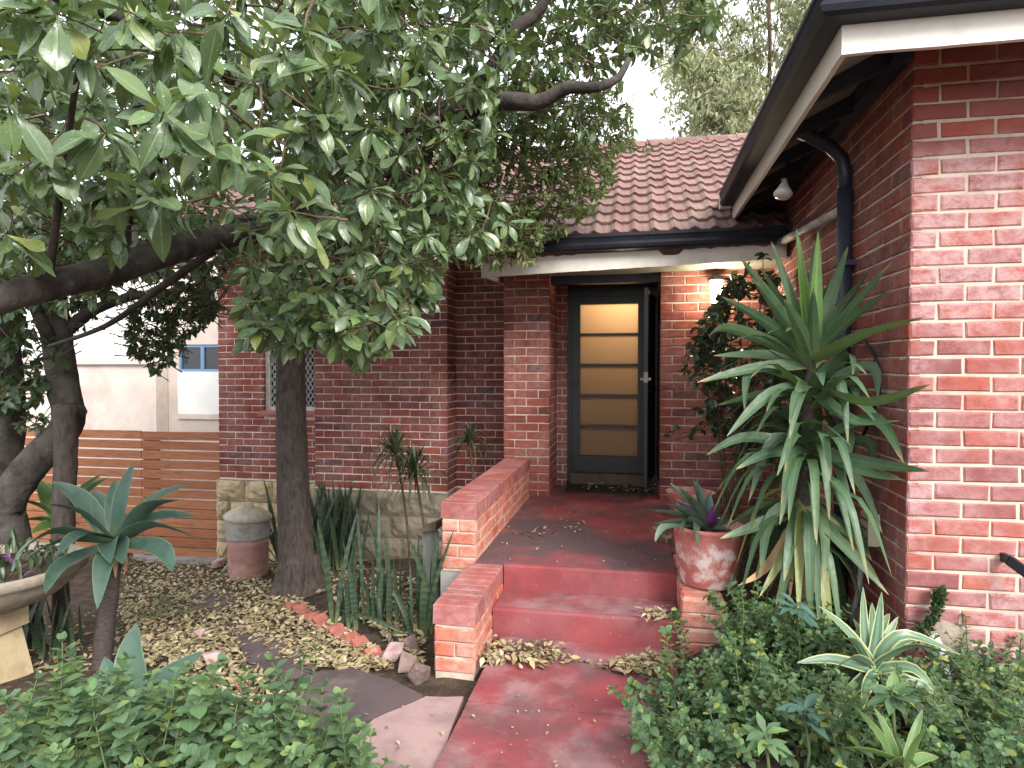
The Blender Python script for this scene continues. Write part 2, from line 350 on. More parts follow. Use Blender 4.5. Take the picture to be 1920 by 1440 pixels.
leaf_mat("leaf_litter", [(0.44, 0.36, 0.19), (0.33, 0.25, 0.14), (0.52, 0.44, 0.25), (0.20, 0.14, 0.09), (0.56, 0.50, 0.33), (0.14, 0.095, 0.065), (0.42, 0.33, 0.19), (0.28, 0.21, 0.13)], rough=0.75, trans=0.12, spec=0.25, bumpv=0.3)
# ---------------------------------------------------------------- mesh helpers
class MB:
    def __init__(s): s.v = []; s.f = []; s.uv = []
    def add(s, vs, fs, uvs=None):
        o = len(s.v)
        s.v += [tuple(p) for p in vs]
        s.f += [tuple(i + o for i in f) for f in fs]
        s.uv += (uvs if uvs else [(0.5, 0.5)] * len(vs))
        return s
    def hexa(s, p):           # 8 corners: 4 bottom (ccw) then 4 top
        return s.add(p, [(3, 2, 1, 0), (4, 5, 6, 7), (0, 1, 5, 4), (1, 2, 6, 5), (2, 3, 7, 6), (3, 0, 4, 7)])
    def box(s, x0, x1, y0, y1, z0, z1):
        return s.hexa([(x0, y0, z0), (x1, y0, z0), (x1, y1, z0), (x0, y1, z0), (x0, y0, z1), (x1, y0, z1), (x1, y1, z1), (x0, y1, z1)])
    def bar(s, a, b, w, h, up=(0, 0, 1)):
        a, b, up = Vector(a), Vector(b), Vector(up)
        d = (b - a).normalized(); x = d.cross(up).normalized() * (w / 2); z = x.cross(d).normalized() * (h / 2)
        return s.hexa([a - x - z, a + x - z, b + x - z, b - x - z, a - x + z, a + x + z, b + x + z, b - x + z])
    def tube(s, pts, rad, n=8, wob=0.0, cap=True, seed=0):
        r = random.Random(seed)
        pts = [Vector(p) for p in pts]
        if not isinstance(rad, (list, tuple)): rad = [rad] * len(pts)
        o = len(s.v); ref = Vector((0.31, 0.93, 0.2))
        for i, p in enumerate(pts):
            t = (pts[min(i + 1, len(pts) - 1)] - pts[max(i - 1, 0)]).normalized()
            x = t.cross(ref)
            if x.length < 1e-3: x = t.cross(Vector((1, 0, 0)))
            x.normalize(); y = t.cross(x)
            for k in range(n):
                a = 2 * math.pi * k / n
                rr = rad[i] * (1 + wob * (r.random() - 0.5))
                s.v.append(tuple(p + x * math.cos(a) * rr + y * math.sin(a) * rr)); s.uv.append((k / n, i / max(1, len(pts) - 1)))
        for i in range(len(pts) - 1):
            for k in range(n):
                a, b = o + i * n + k, o + i * n + (k + 1) % n
                s.f.append((a, b, b + n, a + n))
        if cap:
            s.f.append(tuple(o + k for k in range(n))[::-1]); e = o + (len(pts) - 1) * n
            s.f.append(tuple(e + k for k in range(n)))
        return s
    def lathe(s, prof, c, n=28, wob=0.0, closed=False):
        o = len(s.v); c = Vector(c)
        for i, (r, z) in enumerate(prof):
            for k in range(n):
                a = 2 * math.pi * k / n
                s.v.append((c.x + r * math.cos(a), c.y + r * math.sin(a), c.z + z)); s.uv.append((k / n, i / len(prof)))
        m = len(prof)
        for i in range(m - 1):
            for k in range(n):
                a, b = o + i * n + k, o + i * n + (k + 1) % n
                s.f.append((a, b, b + n, a + n))
        s.f.append(tuple(o + k for k in range(n))[::-1])
        s.f.append(tuple(o + (m - 1) * n + k for k in range(n)))
        return s
    def prism(s, poly, drop):  # poly: list of 3-D points (top), extruded straight down
        n = len(poly); top = [Vector(p) for p in poly]; bot = [p - Vector((0, 0, drop)) for p in top]
        return s.add(top + bot, [tuple(range(n)), tuple(range(2 * n - 1, n - 1, -1))] + [(i + n, (i + 1) % n + n, (i + 1) % n, i) for i in range(n)])
    def extrude(s, prof, a, b, n_dir):  # prof (out, up) closed outline swept from a to b; n_dir = outward
        a, b, nd = Vector(a), Vector(b), Vector(n_dir); up = Vector((0, 0, 1)); m = len(prof)
        vs = [a + nd * p + up * q for p, q in prof] + [b + nd * p + up * q for p, q in prof]
        return s.add(vs, [(i, (i + 1) % m, m + (i + 1) % m, m + i) for i in range(m)] + [tuple(range(m))[::-1], tuple(range(m, 2 * m))])
    def blade(s, pts, width, side, prof, fold=0.25, nseg=None):
        """long leaf along pts; side = sideways direction at the base; prof(t) = relative half width"""
        pts = [Vector(p) for p in pts]; n = len(pts); o = len(s.v); sd = Vector(side).normalized()
        for i, p in enumerate(pts):
            t = (pts[min(i + 1, n - 1)] - pts[max(i - 1, 0)]).normalized()
            x = (sd - t * sd.dot(t))
            if x.length < 1e-4: x = t.orthogonal()
            x.normalize(); nn = x.cross(t)
            tt = i / (n - 1); w = width * 0.5 * prof(tt)
            s.v += [tuple(p - x * w + nn * w * fold), tuple(p), tuple(p + x * w + nn * w * fold)]
            s.uv += [(0.0, tt), (0.5, tt), (1.0, tt)]
        for i in range(n - 1):
            a = o + i * 3
            s.f += [(a, a + 1, a + 4, a + 3), (a + 1, a + 2, a + 5, a + 4)]
        return s
    def mesh(s, name, mat=None, smooth=False):
        me = bpy.data.meshes.new(name); me.from_pydata(s.v, [], s.f)
        ul = me.uv_layers.new(name="UVMap")
        li = np.empty(len(me.loops), dtype=np.int32); me.loops.foreach_get("vertex_index", li)
        ul.data.foreach_set("uv", np.asarray(s.uv, dtype=np.float32)[li].ravel())
        if mat: me.materials.append(MAT[mat])
        if smooth: me.polygons.foreach_set("use_smooth", [True] * len(me.polygons))
        me.update(); return me
    def build(s, name, mat, parent=None, smooth=False, kind=None, label=None):
        return obj(name, s.mesh(name, mat, smooth), parent, kind=kind, label=label)

PLOC = {}
def obj(name, me, parent=None, M=None, kind=None, label=None):
    o = bpy.data.objects.new(name, me); COL.objects.link(o)
    if M is not None: o.matrix_basis = M
    if parent is not None:
        o.parent = parent
        l = PLOC.get(parent.name)
        if l is not None: o.matrix_parent_inverse = Matrix.Translation(-l)
        elif parent.matrix_basis != Matrix(): o.matrix_parent_inverse = parent.matrix_basis.inverted()
    if kind: o["kind"] = kind
    if label: o["label"] = label
    return o
def thing(name, label, cat, loc=(0, 0, 0), group=None):
    o = bpy.data.objects.new(name, None); COL.objects.link(o); o.location = loc; o.empty_display_size = 0.1
    PLOC[o.name] = Vector(loc)
    return tag(o, label, cat, group)
def tag(o, label, cat, group=None):
    o["label"] = label; o["category"] = cat
    if group: o["group"] = group
    return o
def frameM(pos, u, n, z):
    return Matrix(((u[0], n[0], z[0], pos[0]), (u[1], n[1], z[1], pos[1]), (u[2], n[2], z[2], pos[2]), (0, 0, 0, 1)))

# ---------------------------------------------------------------- bricks
BRICK_ME = {}
def brick_mesh(L, H, mat, worn, var, D=0.05):
    key = (round(L / 0.005), round(H, 3), mat, worn, var, D)
    if key in BRICK_ME: return BRICK_ME[key]
    r = random.Random(hash(key) & 0xffff)
    b = MB(); h = L / 2; v = H / 2; c = 0.006 if not worn else 0.009
    j = lambda a=0.0034: (r.random() - 0.5) * 2 * a
    back = [(-h, -D, -v), (h, -D, -v), (h, -D, v), (-h, -D, v)]
    rim = [(-h + j(), -c * 0.8, -v + j()), (h + j(), -c * 0.8, -v + j()), (h + j(), -c * 0.8, v + j()), (-h + j(), -c * 0.8, v + j())]
    fr = [(-h + c + j(), j(.001), -v + c + j()), (h - c + j(), j(.001), -v + c + j()), (h - c + j(), j(.001), v - c + j()), (-h + c + j(), j(.001), v - c + j())]
    fs = [(8, 9, 10, 11)] + [(i, (i + 1) % 4, 4 + (i + 1) % 4, 4 + i) for i in range(4)] + [(4 + i, 4 + (i + 1) % 4, 8 + (i + 1) % 4, 8 + i) for i in range(4)]
    b.add(back + rim + fr, fs)
    BRICK_ME[key] = b.mesh("brick", mat); return BRICK_ME[key]

class Bricks:
    """collects the bricks of one thing; the largest in the picture become objects, the others one joined part"""
    def __init__(s, owner): s.owner = owner; s.items = []
    def wall(s, part, mat, origin, u, n, U, z0, z1, starts=(0.23, 0.11), holes=(), course=0.086, H=0.076, bl=0.23, j=0.010, worn=False, proud=0.006, D=0.05, k0=0, trim=None):
        o, u, n = Vector(origin), Vector(u), Vector(n); z = z0; k = k0
        while z < z1 - 0.02:
            hh = min(H, z1 - z); spans = []; p = 0.0; first = True
            while p < U - 0.02:
                L = starts[k % 2] if first else bl
                first = False
                L = L + (rng.random() - 0.5) * 0.006
                e = min(p + L, U)
                if U - e < 0.05: e = U
                spans.append((p, e)); p = e + j
            for (a, b_) in spans:
                segs = [(a, b_)]
                for (h0, h1, hz0, hz1) in holes:
                    if z + hh > hz0 + 0.01 and z < hz1 - 0.01:
                        ns = []
                        for (q0, q1) in segs:
                            if q1 <= h0 or q0 >= h1: ns.append((q0, q1)); continue
                            if q0 < h0 - 0.02: ns.append((q0, h0))
                            if q1 > h1 + 0.02: ns.append((h1, q1))
                        segs = ns
                for (q0, q1) in segs:
                    c = o + u * ((q0 + q1) / 2) + n * (proud + (rng.random() - 0.5) * 0.003) + Vector((0, 0, z + hh / 2 + (rng.random() - 0.5) * 0.003 - o.z))
                    s.put(part, mat, c, u, n, q1 - q0, hh, worn, D)
            z += course; k += 1
    def put(s, part, mat, c, u, n, L, H, worn=False, D=0.05, up=(0, 0, 1)):
        up = Vector(up); u = Vector(n).cross(up)
        a = (rng.random() - 0.5) * 0.008
        M = frameM(c, u, n, up) @ Matrix.Rotation(a, 4, 'Y')
        pr = proj(c); area = 0.0
        if pr and -40 < pr[0] < 1960 and -40 < pr[1] < 1480:
            view = (EYEV - Vector(c)); area = max(0.0, view.normalized().dot(Vector(n))) * L * H / pr[2] ** 2
        s.items.append((area, part, mat, M, L, H, worn, D))
    def finish(s, nmax=300, stuff_parent=None, name="brickwork"):
        s.items.sort(key=lambda i: -i[0])
        for a, part, mat, M, L, H, worn, D in s.items[:nmax]:
            obj("brick", brick_mesh(L, H, mat, worn, rng.randrange(5), D), part, M)
        rest = s.items[nmax:]
        mats = sorted({r[2] for r in rest})
        for m in mats[:1]:
            b = MB(); mi = []
            allm = mats
            for r in rest:
                me = brick_mesh(r[4], r[5], r[2], r[6], rng.randrange(5), r[7])
                b.add([r[3] @ v.co for v in me.vertices], [tuple(p.vertices) for p in me.polygons]); mi += [allm.index(r[2])] * len(me.polygons)
            me = b.mesh(name, None)
            for q in allm: me.materials.append(MAT[q])
            me.polygons.foreach_set("material_index", mi)
            obj(name, me, stuff_parent or s.owner, kind="stuff")

def rough_block(name, L, H, mat, parent, pos, u, n, seed, depth=0.035, nx=7, nz=5):
    """rock-faced stone: a bulging, chipped front on a squared block"""
    r = random.Random(seed); b = MB(); vs = []; us = []
    for iz in range(nz):
        for ix in range(nx):
            x = (ix / (nx - 1) - 0.5) * L; z = (iz / (nz - 1) - 0.5) * H
            e = min(ix, nx - 1 - ix, iz, nz - 1 - iz)
            y = 0.0 if e == 0 else depth * (0.55 + 0.7 * r.random()) * (0.75 if e == 1 else 1.0)
            if e == 0: x += (r.random() - .5) * .012; z += (r.random() - .5) * .012
            vs.append((x, y, z))
    fs = [(iz * nx + ix, iz * nx + ix + 1, (iz + 1) * nx + ix + 1, (iz + 1) * nx + ix) for iz in range(nz - 1) for ix in range(nx - 1)]
    b.add(vs, fs)
    ring = [iz * 0 + ix for ix in range(nx)] + [iz * nx + nx - 1 for iz in range(1, nz)] + [(nz - 1) * nx + ix for ix in range(nx - 2, -1, -1)] + [iz * nx for iz in range(nz - 2, 0, -1)]
    o = len(b.v); m = len(ring)
    for q in ring: x, y, z = b.v[q]; b.v.append((x, -0.05, z)); b.uv.append((0.5, 0.5))
    for i in range(m): b.f.append((ring[i], ring[(i + 1) % m], o + (i + 1) % m, o + i))
    up = Vector((0, 0, 1)); u = Vector(n).cross(up)
    return obj(name, b.mesh(name, mat), parent, frameM(pos, u, n, up))

# ---------------------------------------------------------------- ground, paths
b = MB()
xs = sorted(set([-80, -50, -30, -20, -14] + [round(-11 + 0.2 * i, 2) for i in range(76)] + [5, 8, 12, 20, 40, 80]))
ys = sorted(set([-40, -20, -10, -5, -2] + [round(-1 + 0.2 * i, 2) for i in range(56)] + [11, 13, 16, 20, 30, 50, 120]))
for y in ys:
    for x in xs:
        h = ground_h(x, y)
        inner = -9 < x < 4 and 0.5 < y < 9
        b.v.append((x, y, h - (0.012 if inner else 0.0) + (rng.random() - 0.5) * (0.03 if inner else 0.0))); b.uv.append((0.5, 0.5))
nx = len(xs)
for j in range(len(ys) - 1):
    for i in range(nx - 1):
        a = j * nx + i; b.f.append((a, a + 1, a + nx + 1, a + nx))
b.build("ground", "soil", smooth=True, kind="structure")

b = MB()                                               # red path, with its cross joints
joints = [-0.6, 0.9, 2.1, 3.02, 3.80]
for i in range(len(joints) - 1):
    y0, y1 = joints[i] + 0.004, joints[i + 1] - 0.004
    b.box(-0.80, 0.235, y0, y1, -0.16, 0.0 - 0.012 * (3.8 - 0.5 * (y0 + y1)) * 0.4)
b.build("path", "path_red", kind="structure")
b = MB().prism([(-0.79, 3.85, -0.03), (-0.79, -0.6, -0.06), (0.225, -0.6, -0.06), (0.225, 3.85, -0.03)], 0.1)
b.build("path_bedding", "soil", kind="structure")

side = obj("side_path", None); side["kind"] = "structure"; PLOC[side.name] = Vector((0, 0, 0))
def slab(pix, mat, lift=0.02, drop=0.06, seed=1):
    r = random.Random(seed); pts = [on_ground(px, py, lift) for px, py in pix]
    out = []
    for i, p in enumerate(pts):
        q = pts[(i + 1) % len(pts)]; k = max(1, int((q - p).length / 0.07))
        for t in range(k):
            w = p.lerp(q, t / k); out.append((w.x + (r.random() - .5) * .008, w.y + (r.random() - .5) * .008, w.z))
    MB().prism(out, drop).build("slab", mat, side)
slab([(797, 1306), (868, 1306), (816, 1450), (760, 1560), (520, 1560), (600, 1440), (700, 1348)], "slab_pink", 0.035, seed=2)
slab([(792, 1303), (692, 1345), (594, 1436), (520, 1400), (540, 1310), (575, 1262), (660, 1252), (745, 1278)], "slab_dark", 0.03, seed=3)
slab([(438, 1192), (478, 1180), (556, 1206), (590, 1252), (545, 1262), (470, 1250)], "slab_dark", 0.022, seed=4)
slab([(414, 1172), (440, 1163), (470, 1170), (462, 1184), (430, 1187)], "slab_dark", 0.02, seed=5)
slab([(345, 1122), (372, 1110), (420, 1107), (455, 1116), (452, 1130), (410, 1142), (362, 1142)], "slab_dark", 0.02, seed=6)
slab([(250, 1046), (408, 1052), (405, 1030), (250, 1026)], "concrete", 0.02, seed=7)

# ---------------------------------------------------------------- the brick house
house = thing("brick_house", "red brick house with tiled roof, white fascias and a dark glazed front door", "house", (0.0, 7.0, 0.2))
HB = Bricks(house)
WX, WY = 1.30, 3.39          # corner of the projecting wing
PY, MY, CYB = 6.48, 7.44, 7.06  # porch front, main wall, chimney breast front
ZB = 0.20
WT = 3.22

wing = MB().box(WX, 4.4, WY, WY + 0.11, 0.0, WT).box(WX, WX + 0.11, WY + 0.11, PY, 0.0, WT).build("wing_wall", "mortar_white", house)
HB.wall(wing, "brick_wing", (WX - 0.003, WY, 0), (1, 0, 0), (0, -1, 0), 2.2, ZB + 0.03, WT, starts=(0.232, 0.112), worn=True)
HB.wall(wing, "brick_red", (WX, WY - 0.003, 0), (0, 1, 0), (-1, 0, 0), 3.09, ZB + 0.03, WT, starts=(0.112, 0.232))

main = MB()
wx0, wx1, wz0, wz1 = -4.66, -3.80, 1.09, 2.32
main.box(-5.30, wx0, MY, MY + 0.2, -1.0, 3.3).box(wx1, -1.30, MY, MY + 0.2, -1.0, 3.3).box(wx0, wx1, MY, MY + 0.2, -1.0, wz0).box(wx0, wx1, MY, MY + 0.2, wz1, 3.3)
main = main.build("main_wall", "mortar", house)
HB.wall(main, "brick_red", (-5.303, MY, 0), (1, 0, 0), (0, -1, 0), 1.56, ZB + 0.02, 3.25, starts=(0.232, 0.112), holes=[(0.645, 1.6, wz0 - 0.05, wz1)])
HB.wall(main, "brick_red", (-2.11, MY, 0), (1, 0, 0), (0, -1, 0), 0.79, ZB + 0.02, 3.25, starts=(0.112, 0.232))
MB().box(-5.30, -5.2, MY + 0.2, 11.0, -1.0, 3.3).build("end_wall", "mortar", house)

chim = MB().box(-3.75, -2.11, CYB, MY, -1.0, 3.3).build("chimney_breast", "mortar", house)
HB.wall(chim, "brick_red", (-3.753, CYB, 0), (1, 0, 0), (0, -1, 0), 1.646, ZB + 0.02, 3.25, starts=(0.232, 0.112))
HB.wall(chim, "brick_red", (-2.11, CYB - 0.003, 0), (0, 1, 0), (1, 0, 0), 0.378, ZB + 0.02, 3.25, starts=(0.112, 0.232))

pil = MB().box(-1.325, -0.857, PY, MY, 0.0, 2.75).box(-0.857, -0.745, 7.15, MY, 0.0, 2.75).build("porch_pillar", "mortar_white", house)
HB.wall(pil, "brick_red", (-1.328, PY, 0), (1, 0, 0), (0, -1, 0), 0.474, ZB + 0.02, 2.6, starts=(0.232, 0.112))
HB.wall(pil, "brick_red", (-0.857, PY - 0.003, 0), (0, 1, 0), (1, 0, 0), 0.66, ZB + 0.02, 2.6, starts=(0.112, 0.232))
HB.wall(pil, "brick_red", (-0.849, 7.15, 0), (1, 0, 0), (0, -1, 0), 0.104, ZB + 0.02, 2.6, starts=(0.104, 0.05))
HB.wall(pil, "brick_red", (-1.325, PY - 0.003, 0), (0, 1, 0), (-1, 0, 0), 0.95, ZB + 0.02, 2.6, starts=(0.112, 0.232))

dwall = MB().box(0.25, WX, PY, MY, 0.0, 2.75).build("porch_wall", "mortar_white", house)
HB.wall(dwall, "brick_red", (0.247, PY, 0), (1, 0, 0), (0, -1, 0), 1.05, ZB + 0.02, 2.6, starts=(0.232, 0.112))
HB.wall(dwall, "brick_red", (0.25, PY - 0.003, 0), (0, 1, 0), (-1, 0, 0), 0.7, ZB + 0.02, 2.6, starts=(0.112, 0.232))
HB.finish(300)

# rubbed footing and patch on the wing
b = MB(); x = WX - 0.05
pr = random.Random(3)
for i in range(14):
    x1 = x + 0.16 + 0.08 * pr.random()
    b.hexa([(x, WY - 0.05 - 0.03 * pr.random(), 0.02), (x1, WY - 0.05 - 0.03 * pr.random(), 0.02), (x1, WY + 0.01, 0.02), (x, WY + 0.01, 0.02),
            (x, WY - 0.012, 0.20 + 0.03 * pr.random()), (x1, WY - 0.014, 0.20 + 0.03 * pr.random()), (x1, WY + 0.01, 0.215), (x, WY + 0.01, 0.215)]); x = x1 + 0.001
b.build("footing", "footing", house)
c0 = at_y(1772, 1200, WY - 0.010); poly = []
for k in range(18):
    a = 2 * math.pi * k / 18; poly.append((c0.x + (0.10 + 0.03 * pr.random()) * math.cos(a), WY - 0.011, c0.z + (0.08 + 0.02 * pr.random()) * math.sin(a)))
b = MB(); b.add([(c0.x, WY - 0.020, c0.z)] + poly + [(p[0], WY, p[2]) for p in poly], [(0, 1 + (k + 1) % 18, 1 + k) for k in range(18)] + [(1 + k, 1 + (k + 1) % 18, 19 + (k + 1) % 18, 19 + k) for k in range(18)])
b.build("mortar_patch", "mortar_patch", house)

# limestone plinth: stones in courses
plinth = MB().box(-5.32, -3.74, MY - 0.02, MY, -1.0, ZB).box(-3.76, -2.10, CYB - 0.02, CYB, -1.0, ZB).box(-2.12, -2.10, CYB, MY, -1.0, ZB).box(-2.10, -1.3, MY - 0.02, MY, -1.0, ZB).build("stone_plinth", "limestone_grey", house)
sr = random.Random(11)
for (xa, xb, yy, mt) in ((-5.34, -3.78, MY - 0.025, "limestone"), (-3.77, -2.09, CYB - 0.025, "limestone_grey"), (-2.08, -1.34, MY - 0.025, "limestone_grey")):
    z = ZB - 0.005; row = 0
    while z > -0.95:
        hgt = 0.25 + 0.05 * sr.random(); x = xa
        while x < xb - 0.05:
            L = min((0.20 if (row % 2 and x == xa) else 0.30 + 0.2 * sr.random()), xb - x)
            if xb - x - L < 0.12: L = xb - x
            rough_block("stone", L - 0.014, hgt - 0.014, mt, plinth, (x + L / 2, yy, z - hgt / 2), (1, 0, 0), (0, -1, 0), sr.randrange(9999), depth=0.06 if mt == "limestone" else 0.03, nx=9, nz=6)
            x += L
        z -= hgt; row += 1
rough_block("stone", 0.36, 0.26, "limestone_grey", plinth, (-2.085, 7.25, 0.065), (0, 1, 0), (1, 0, 0), 5, 0.02)

# bedroom window with diamond grille
win = MB().box(wx0, wx0 + 0.06, MY + 0.05, MY + 0.11, wz0, wz1).box(wx1 - 0.06, wx1, MY + 0.05, MY + 0.11, wz0, wz1).box(wx0 + 0.06, wx1 - 0.06, MY + 0.05, MY + 0.11, wz0, wz0 + 0.06).box(wx0 + 0.06, wx1 - 0.06, MY + 0.05, MY + 0.11, wz1 - 0.06, wz1).build("window", "window_white", house)
MB().box(wx0 + 0.06, wx1 - 0.06, MY + 0.085, MY + 0.095, wz0 + 0.06, wz1 - 0.06).build("pane", "window_glass", win)
b = MB(); dz = 0.10
for i in range(-12, 14):
    for sgn in (1, -1):
        x0 = wx0 + 0.06; z0 = wz0 + 0.06 + i * dz; pts = []
        ww = wx1 - wx0 - 0.12; hh = wz1 - wz0 - 0.12
        # clip z = z0 + sgn*1.6*(x - x0) to the opening
        zz0 = z0 if sgn > 0 else z0 + 1.6 * ww
        ta, tb = 0.0, ww
        f0, f1 = (wz0 + 0.06 - zz0) / (sgn * 1.6), (wz1 - 0.06 - zz0) / (sgn * 1.6)
        ta, tb = max(ta, min(f0, f1)), min(tb, max(f0, f1))
        if tb - ta > 0.03:
            b.bar((x0 + ta, MY + (0.055 if sgn > 0 else 0.062), zz0 + sgn * 1.6 * ta), (x0 + tb, MY + (0.055 if sgn > 0 else 0.062), zz0 + sgn * 1.6 * tb), 0.006, 0.006, (0, 1, 0))
b.build("diamond_grille", "lattice_white", win)
b = MB(); b.extrude([(0.0, 0.0), (0.05, -0.035), (0.052, -0.075), (0.0, -0.078), (-0.05, -0.06), (-0.05, 0.0)], (wx0 - 0.06, MY, wz0 + 0.01), (wx1, MY, wz0 + 0.01), (0, -1, 0))
b.build("sill", "brick_coping", win)

# ---- roofs
slope = math.radians(30); CS, SN = math.cos(slope), math.sin(slope)
RY0, RZ0 = 5.77, 2.80
def roof_pt(x, s, lift=0.0):      # s metres up the slope
    return Vector((x, RY0 + s * CS - lift * SN, RZ0 + s * SN + lift * CS))
b = MB(); p = [roof_pt(-1.50, 0.02, -0.05), roof_pt(1.3, 0.02, -0.05), roof_pt(1.3, 3.86, -0.05), roof_pt(-1.50, 3.86, -0.05)]
b.hexa(p + [q + Vector((0, -0.02 * SN, 0.03)) for q in p])
p = [roof_pt(-5.7, 1.1, -0.05), roof_pt(-1.51, 1.1, -0.05), roof_pt(-1.51, 3.86, -0.05), roof_pt(-5.7, 3.86, -0.05)]
b.hexa(p + [q + Vector((0, -0.02 * SN, 0.03)) for q in p])
p = [roof_pt(1.31, 0.85, -0.05), roof_pt(3.0, 2.5, -0.05), roof_pt(3.0, 3.86, -0.05), roof_pt(1.31, 3.86, -0.05)]
b.hexa(p + [q + Vector((0, -0.02 * SN, 0.03)) for q in p])
rear = [(-5.7, 9.11, 4.68), (3.0, 9.11, 4.68), (3.0, 12.5, 2.75), (-5.7, 12.5, 2.75)]
b.hexa([Vector(q) - Vector((0, 0, 0.06)) for q in rear] + [Vector(q) for q in rear])
roof = b.build("roof", "roof_tile", house)
TW, TG = 0.172, 0.30
def tile_mesh(seed):
    r = random.Random(seed); b = MB(); n = 9
    prof = []
    for i in range(n):
        t = i / (n - 1)
        prof.append(0.016 + 0.014 * math.cos(2 * math.pi * t) + 0.006 * math.cos(4 * math.pi * t))
    rows = [(-0.014, 0.032), (0.0, 0.036), (TG + 0.05, 0.0)]
    o = 0; vs = []; us = []
    for yy, lift in rows:
        for i in range(n):
            vs.append(((i / (n - 1) - 0.5) * TW * 1.01, yy + (r.random() - .5) * .006, prof[i] + lift + (r.random() - .5) * .002))
    for i in range(n): vs.append(((i / (n - 1) - 0.5) * TW * 1.01, -0.008, prof[i] + 0.032 - 0.036))
    fs = []
    for j in range(2):
        for i in range(n - 1): a = j * n + i; fs.append((a, a + 1, a + n + 1, a + n))
    for i in range(n - 1): fs.append((3 * n + i, 3 * n + i + 1, i + 1, i))
    b.add(vs, fs); return b.mesh("tile", "roof_tile")
TILES = [tile_mesh(i) for i in range(6)]
items = []
for row in range(13):
    xa, xb = (-1.48, 1.28) if row < 4 else (-5.6, 1.9)
    x = -5.6 + math.ceil((xa + 5.6) / TW) * TW
    while x < xb:
        c = roof_pt(x, 0.02 + row * TG + (rng.random() - .5) * .012, (rng.random() - 0.5) * 0.006)
        pr_ = proj(c); items.append((c, pr_[0], pr_[1])); x += TW
vis = sorted(items, key=lambda i: -i[1])
vis = [i for i in items if i[1] > 930 and not (i[1] > 1420 and i[2] < 395)]
vis.sort(key=lambda i: -i[1]); keep = vis[:300]; ks = set(id(i) for i in keep)
def tileM(c): return Matrix.Translation(c) @ Matrix.Rotation(slope, 4, 'X') @ Matrix.Rotation((rng.random() - .5) * .03, 4, 'Z')
for i in keep: obj("tile", TILES[rng.randrange(6)], roof, tileM(i[0]))
b = MB()
for i in items:
    if id(i) in ks: continue
    me = TILES[rng.randrange(6)]; M = tileM(i[0]); b.add([M @ v.co for v in me.vertices], [tuple(q.vertices) for q in me.polygons])
b.build("tiling", "roof_tile", roof, kind="stuff")
x = -5.6
while x < 2.9:
    b = MB(); vs = []; n = 7
    for e, (dx, rr) in enumerate(((0, 0.115), (0.40, 0.10))):
        for k in range(n): a = math.pi * k / (n - 1); vs.append((x + dx, 9.11 + rr * math.cos(a), 4.70 + rr * 0.85 * math.sin(a)))
    b.add(vs, [(k, k + 1, n + k + 1, n + k) for k in range(n - 1)] + [tuple(range(n))]); b.build("ridge_tile", "roof_tile", roof); x += 0.385

# wing roof (hipped), left slope, front slope
b = MB()
A, B2, R1, R2, D2 = Vector((0.76, 2.85, 3.15)), Vector((4.6, 2.85, 3.15)), Vector((2.68, 4.77, 4.26)), Vector((2.68, 8.3, 4.26)), Vector((0.76, 6.35, 3.15))
R3, B3 = Vector((2.68, 8.3, 4.26)), Vector((4.6, 8.3, 3.15))
up = Vector((0, 0, 0.06))
for poly in ((A, B2, R1), (A, R1, R2, D2), (B2, B3, R3, R1)):
    m = len(poly); b.add(list(poly) + [q + up for q in poly], [tuple(range(m))[::-1], tuple(range(m, 2 * m))] + [(i, (i + 1) % m, m + (i + 1) % m, m + i) for i in range(m)])
b.build("wing_roof", "roof_tile", house)

# ---- eaves of the wing: fascias, gutter, rafters, soffit boards
FZ0, FZ1 = 2.955, 3.10
def fascia_strip(a, b_, n_dir, zl0, zl1, zt0, zt1, th, jag=0.0, seg=30, seed=0):
    r = random.Random(seed); m = MB(); a, b_, nd = Vector(a), Vector(b_), Vector(n_dir); rows = []
    for i in range(seg + 1):
        t = i / seg; p = a.lerp(b_, t); zb = zl0 + (zl1 - zl0) * t + (r.random() - .5) * 0.004; zt = zt0 + (zt1 - zt0) * t
        if jag: zt -= jag * max(0, math.sin(t * 9.0) * 0.3 + r.random() * 0.7 - 0.35) + (0.045 if 0.60 < t < 0.67 else 0)
        rows.append([(p.x, p.y, zb), (p.x + nd.x * th, p.y + nd.y * th, zb), (p.x + nd.x * th, p.y + nd.y * th, zt), (p.x, p.y, zt)])
    vs = [q for rr in rows for q in rr]
    fs = [(4 * i + k, 4 * i + (k + 1) % 4, 4 * i + 4 + (k + 1) % 4, 4 * i + 4 + k) for i in range(seg) for k in range(4)] + [(0, 1, 2, 3), (4 * seg + 3, 4 * seg + 2, 4 * seg + 1, 4 * seg)]
    return m.add(vs, fs)
fascia_strip((0.85, 2.94, 0), (4.5, 2.94, 0), (0, 1, 0), FZ0, FZ0, FZ1, FZ1, 0.025, seed=1).build("fascia", "paint_cream", house)
fascia_strip((0.85, 2.968, 0), (0.85, 6.02, 0), (1, 0, 0), FZ0, FZ0, FZ1, FZ1, 0.025, seed=2).build("fascia", "paint_cream", house)
GP = [(0.0, 0.0), (0.085, 0.0), (0.105, 0.012), (0.115, 0.035), (0.098, 0.060), (0.108, 0.085), (0.118, 0.098), (0.118, 0.118), (0.106, 0.118), (0.104, 0.100), (0.0, 0.100)]
gz = 3.075
b = MB()
m = len(GP)
rings = [[Vector((0.848 - p, 5.97, gz + q)) for p, q in GP], [Vector((0.848 - p, 2.938 - p, gz + q)) for p, q in GP], [Vector((4.5, 2.938 - p, gz + q)) for p, q in GP]]
b.add([q for r_ in rings for q in r_], [(j * m + i, j * m + (i + 1) % m, (j + 1) * m + (i + 1) % m, (j + 1) * m + i) for j in range(2) for i in range(m)] + [tuple(range(m))])
b.build("gutter", "gutter_dark", house, label="dark gutter around the wing's eave")
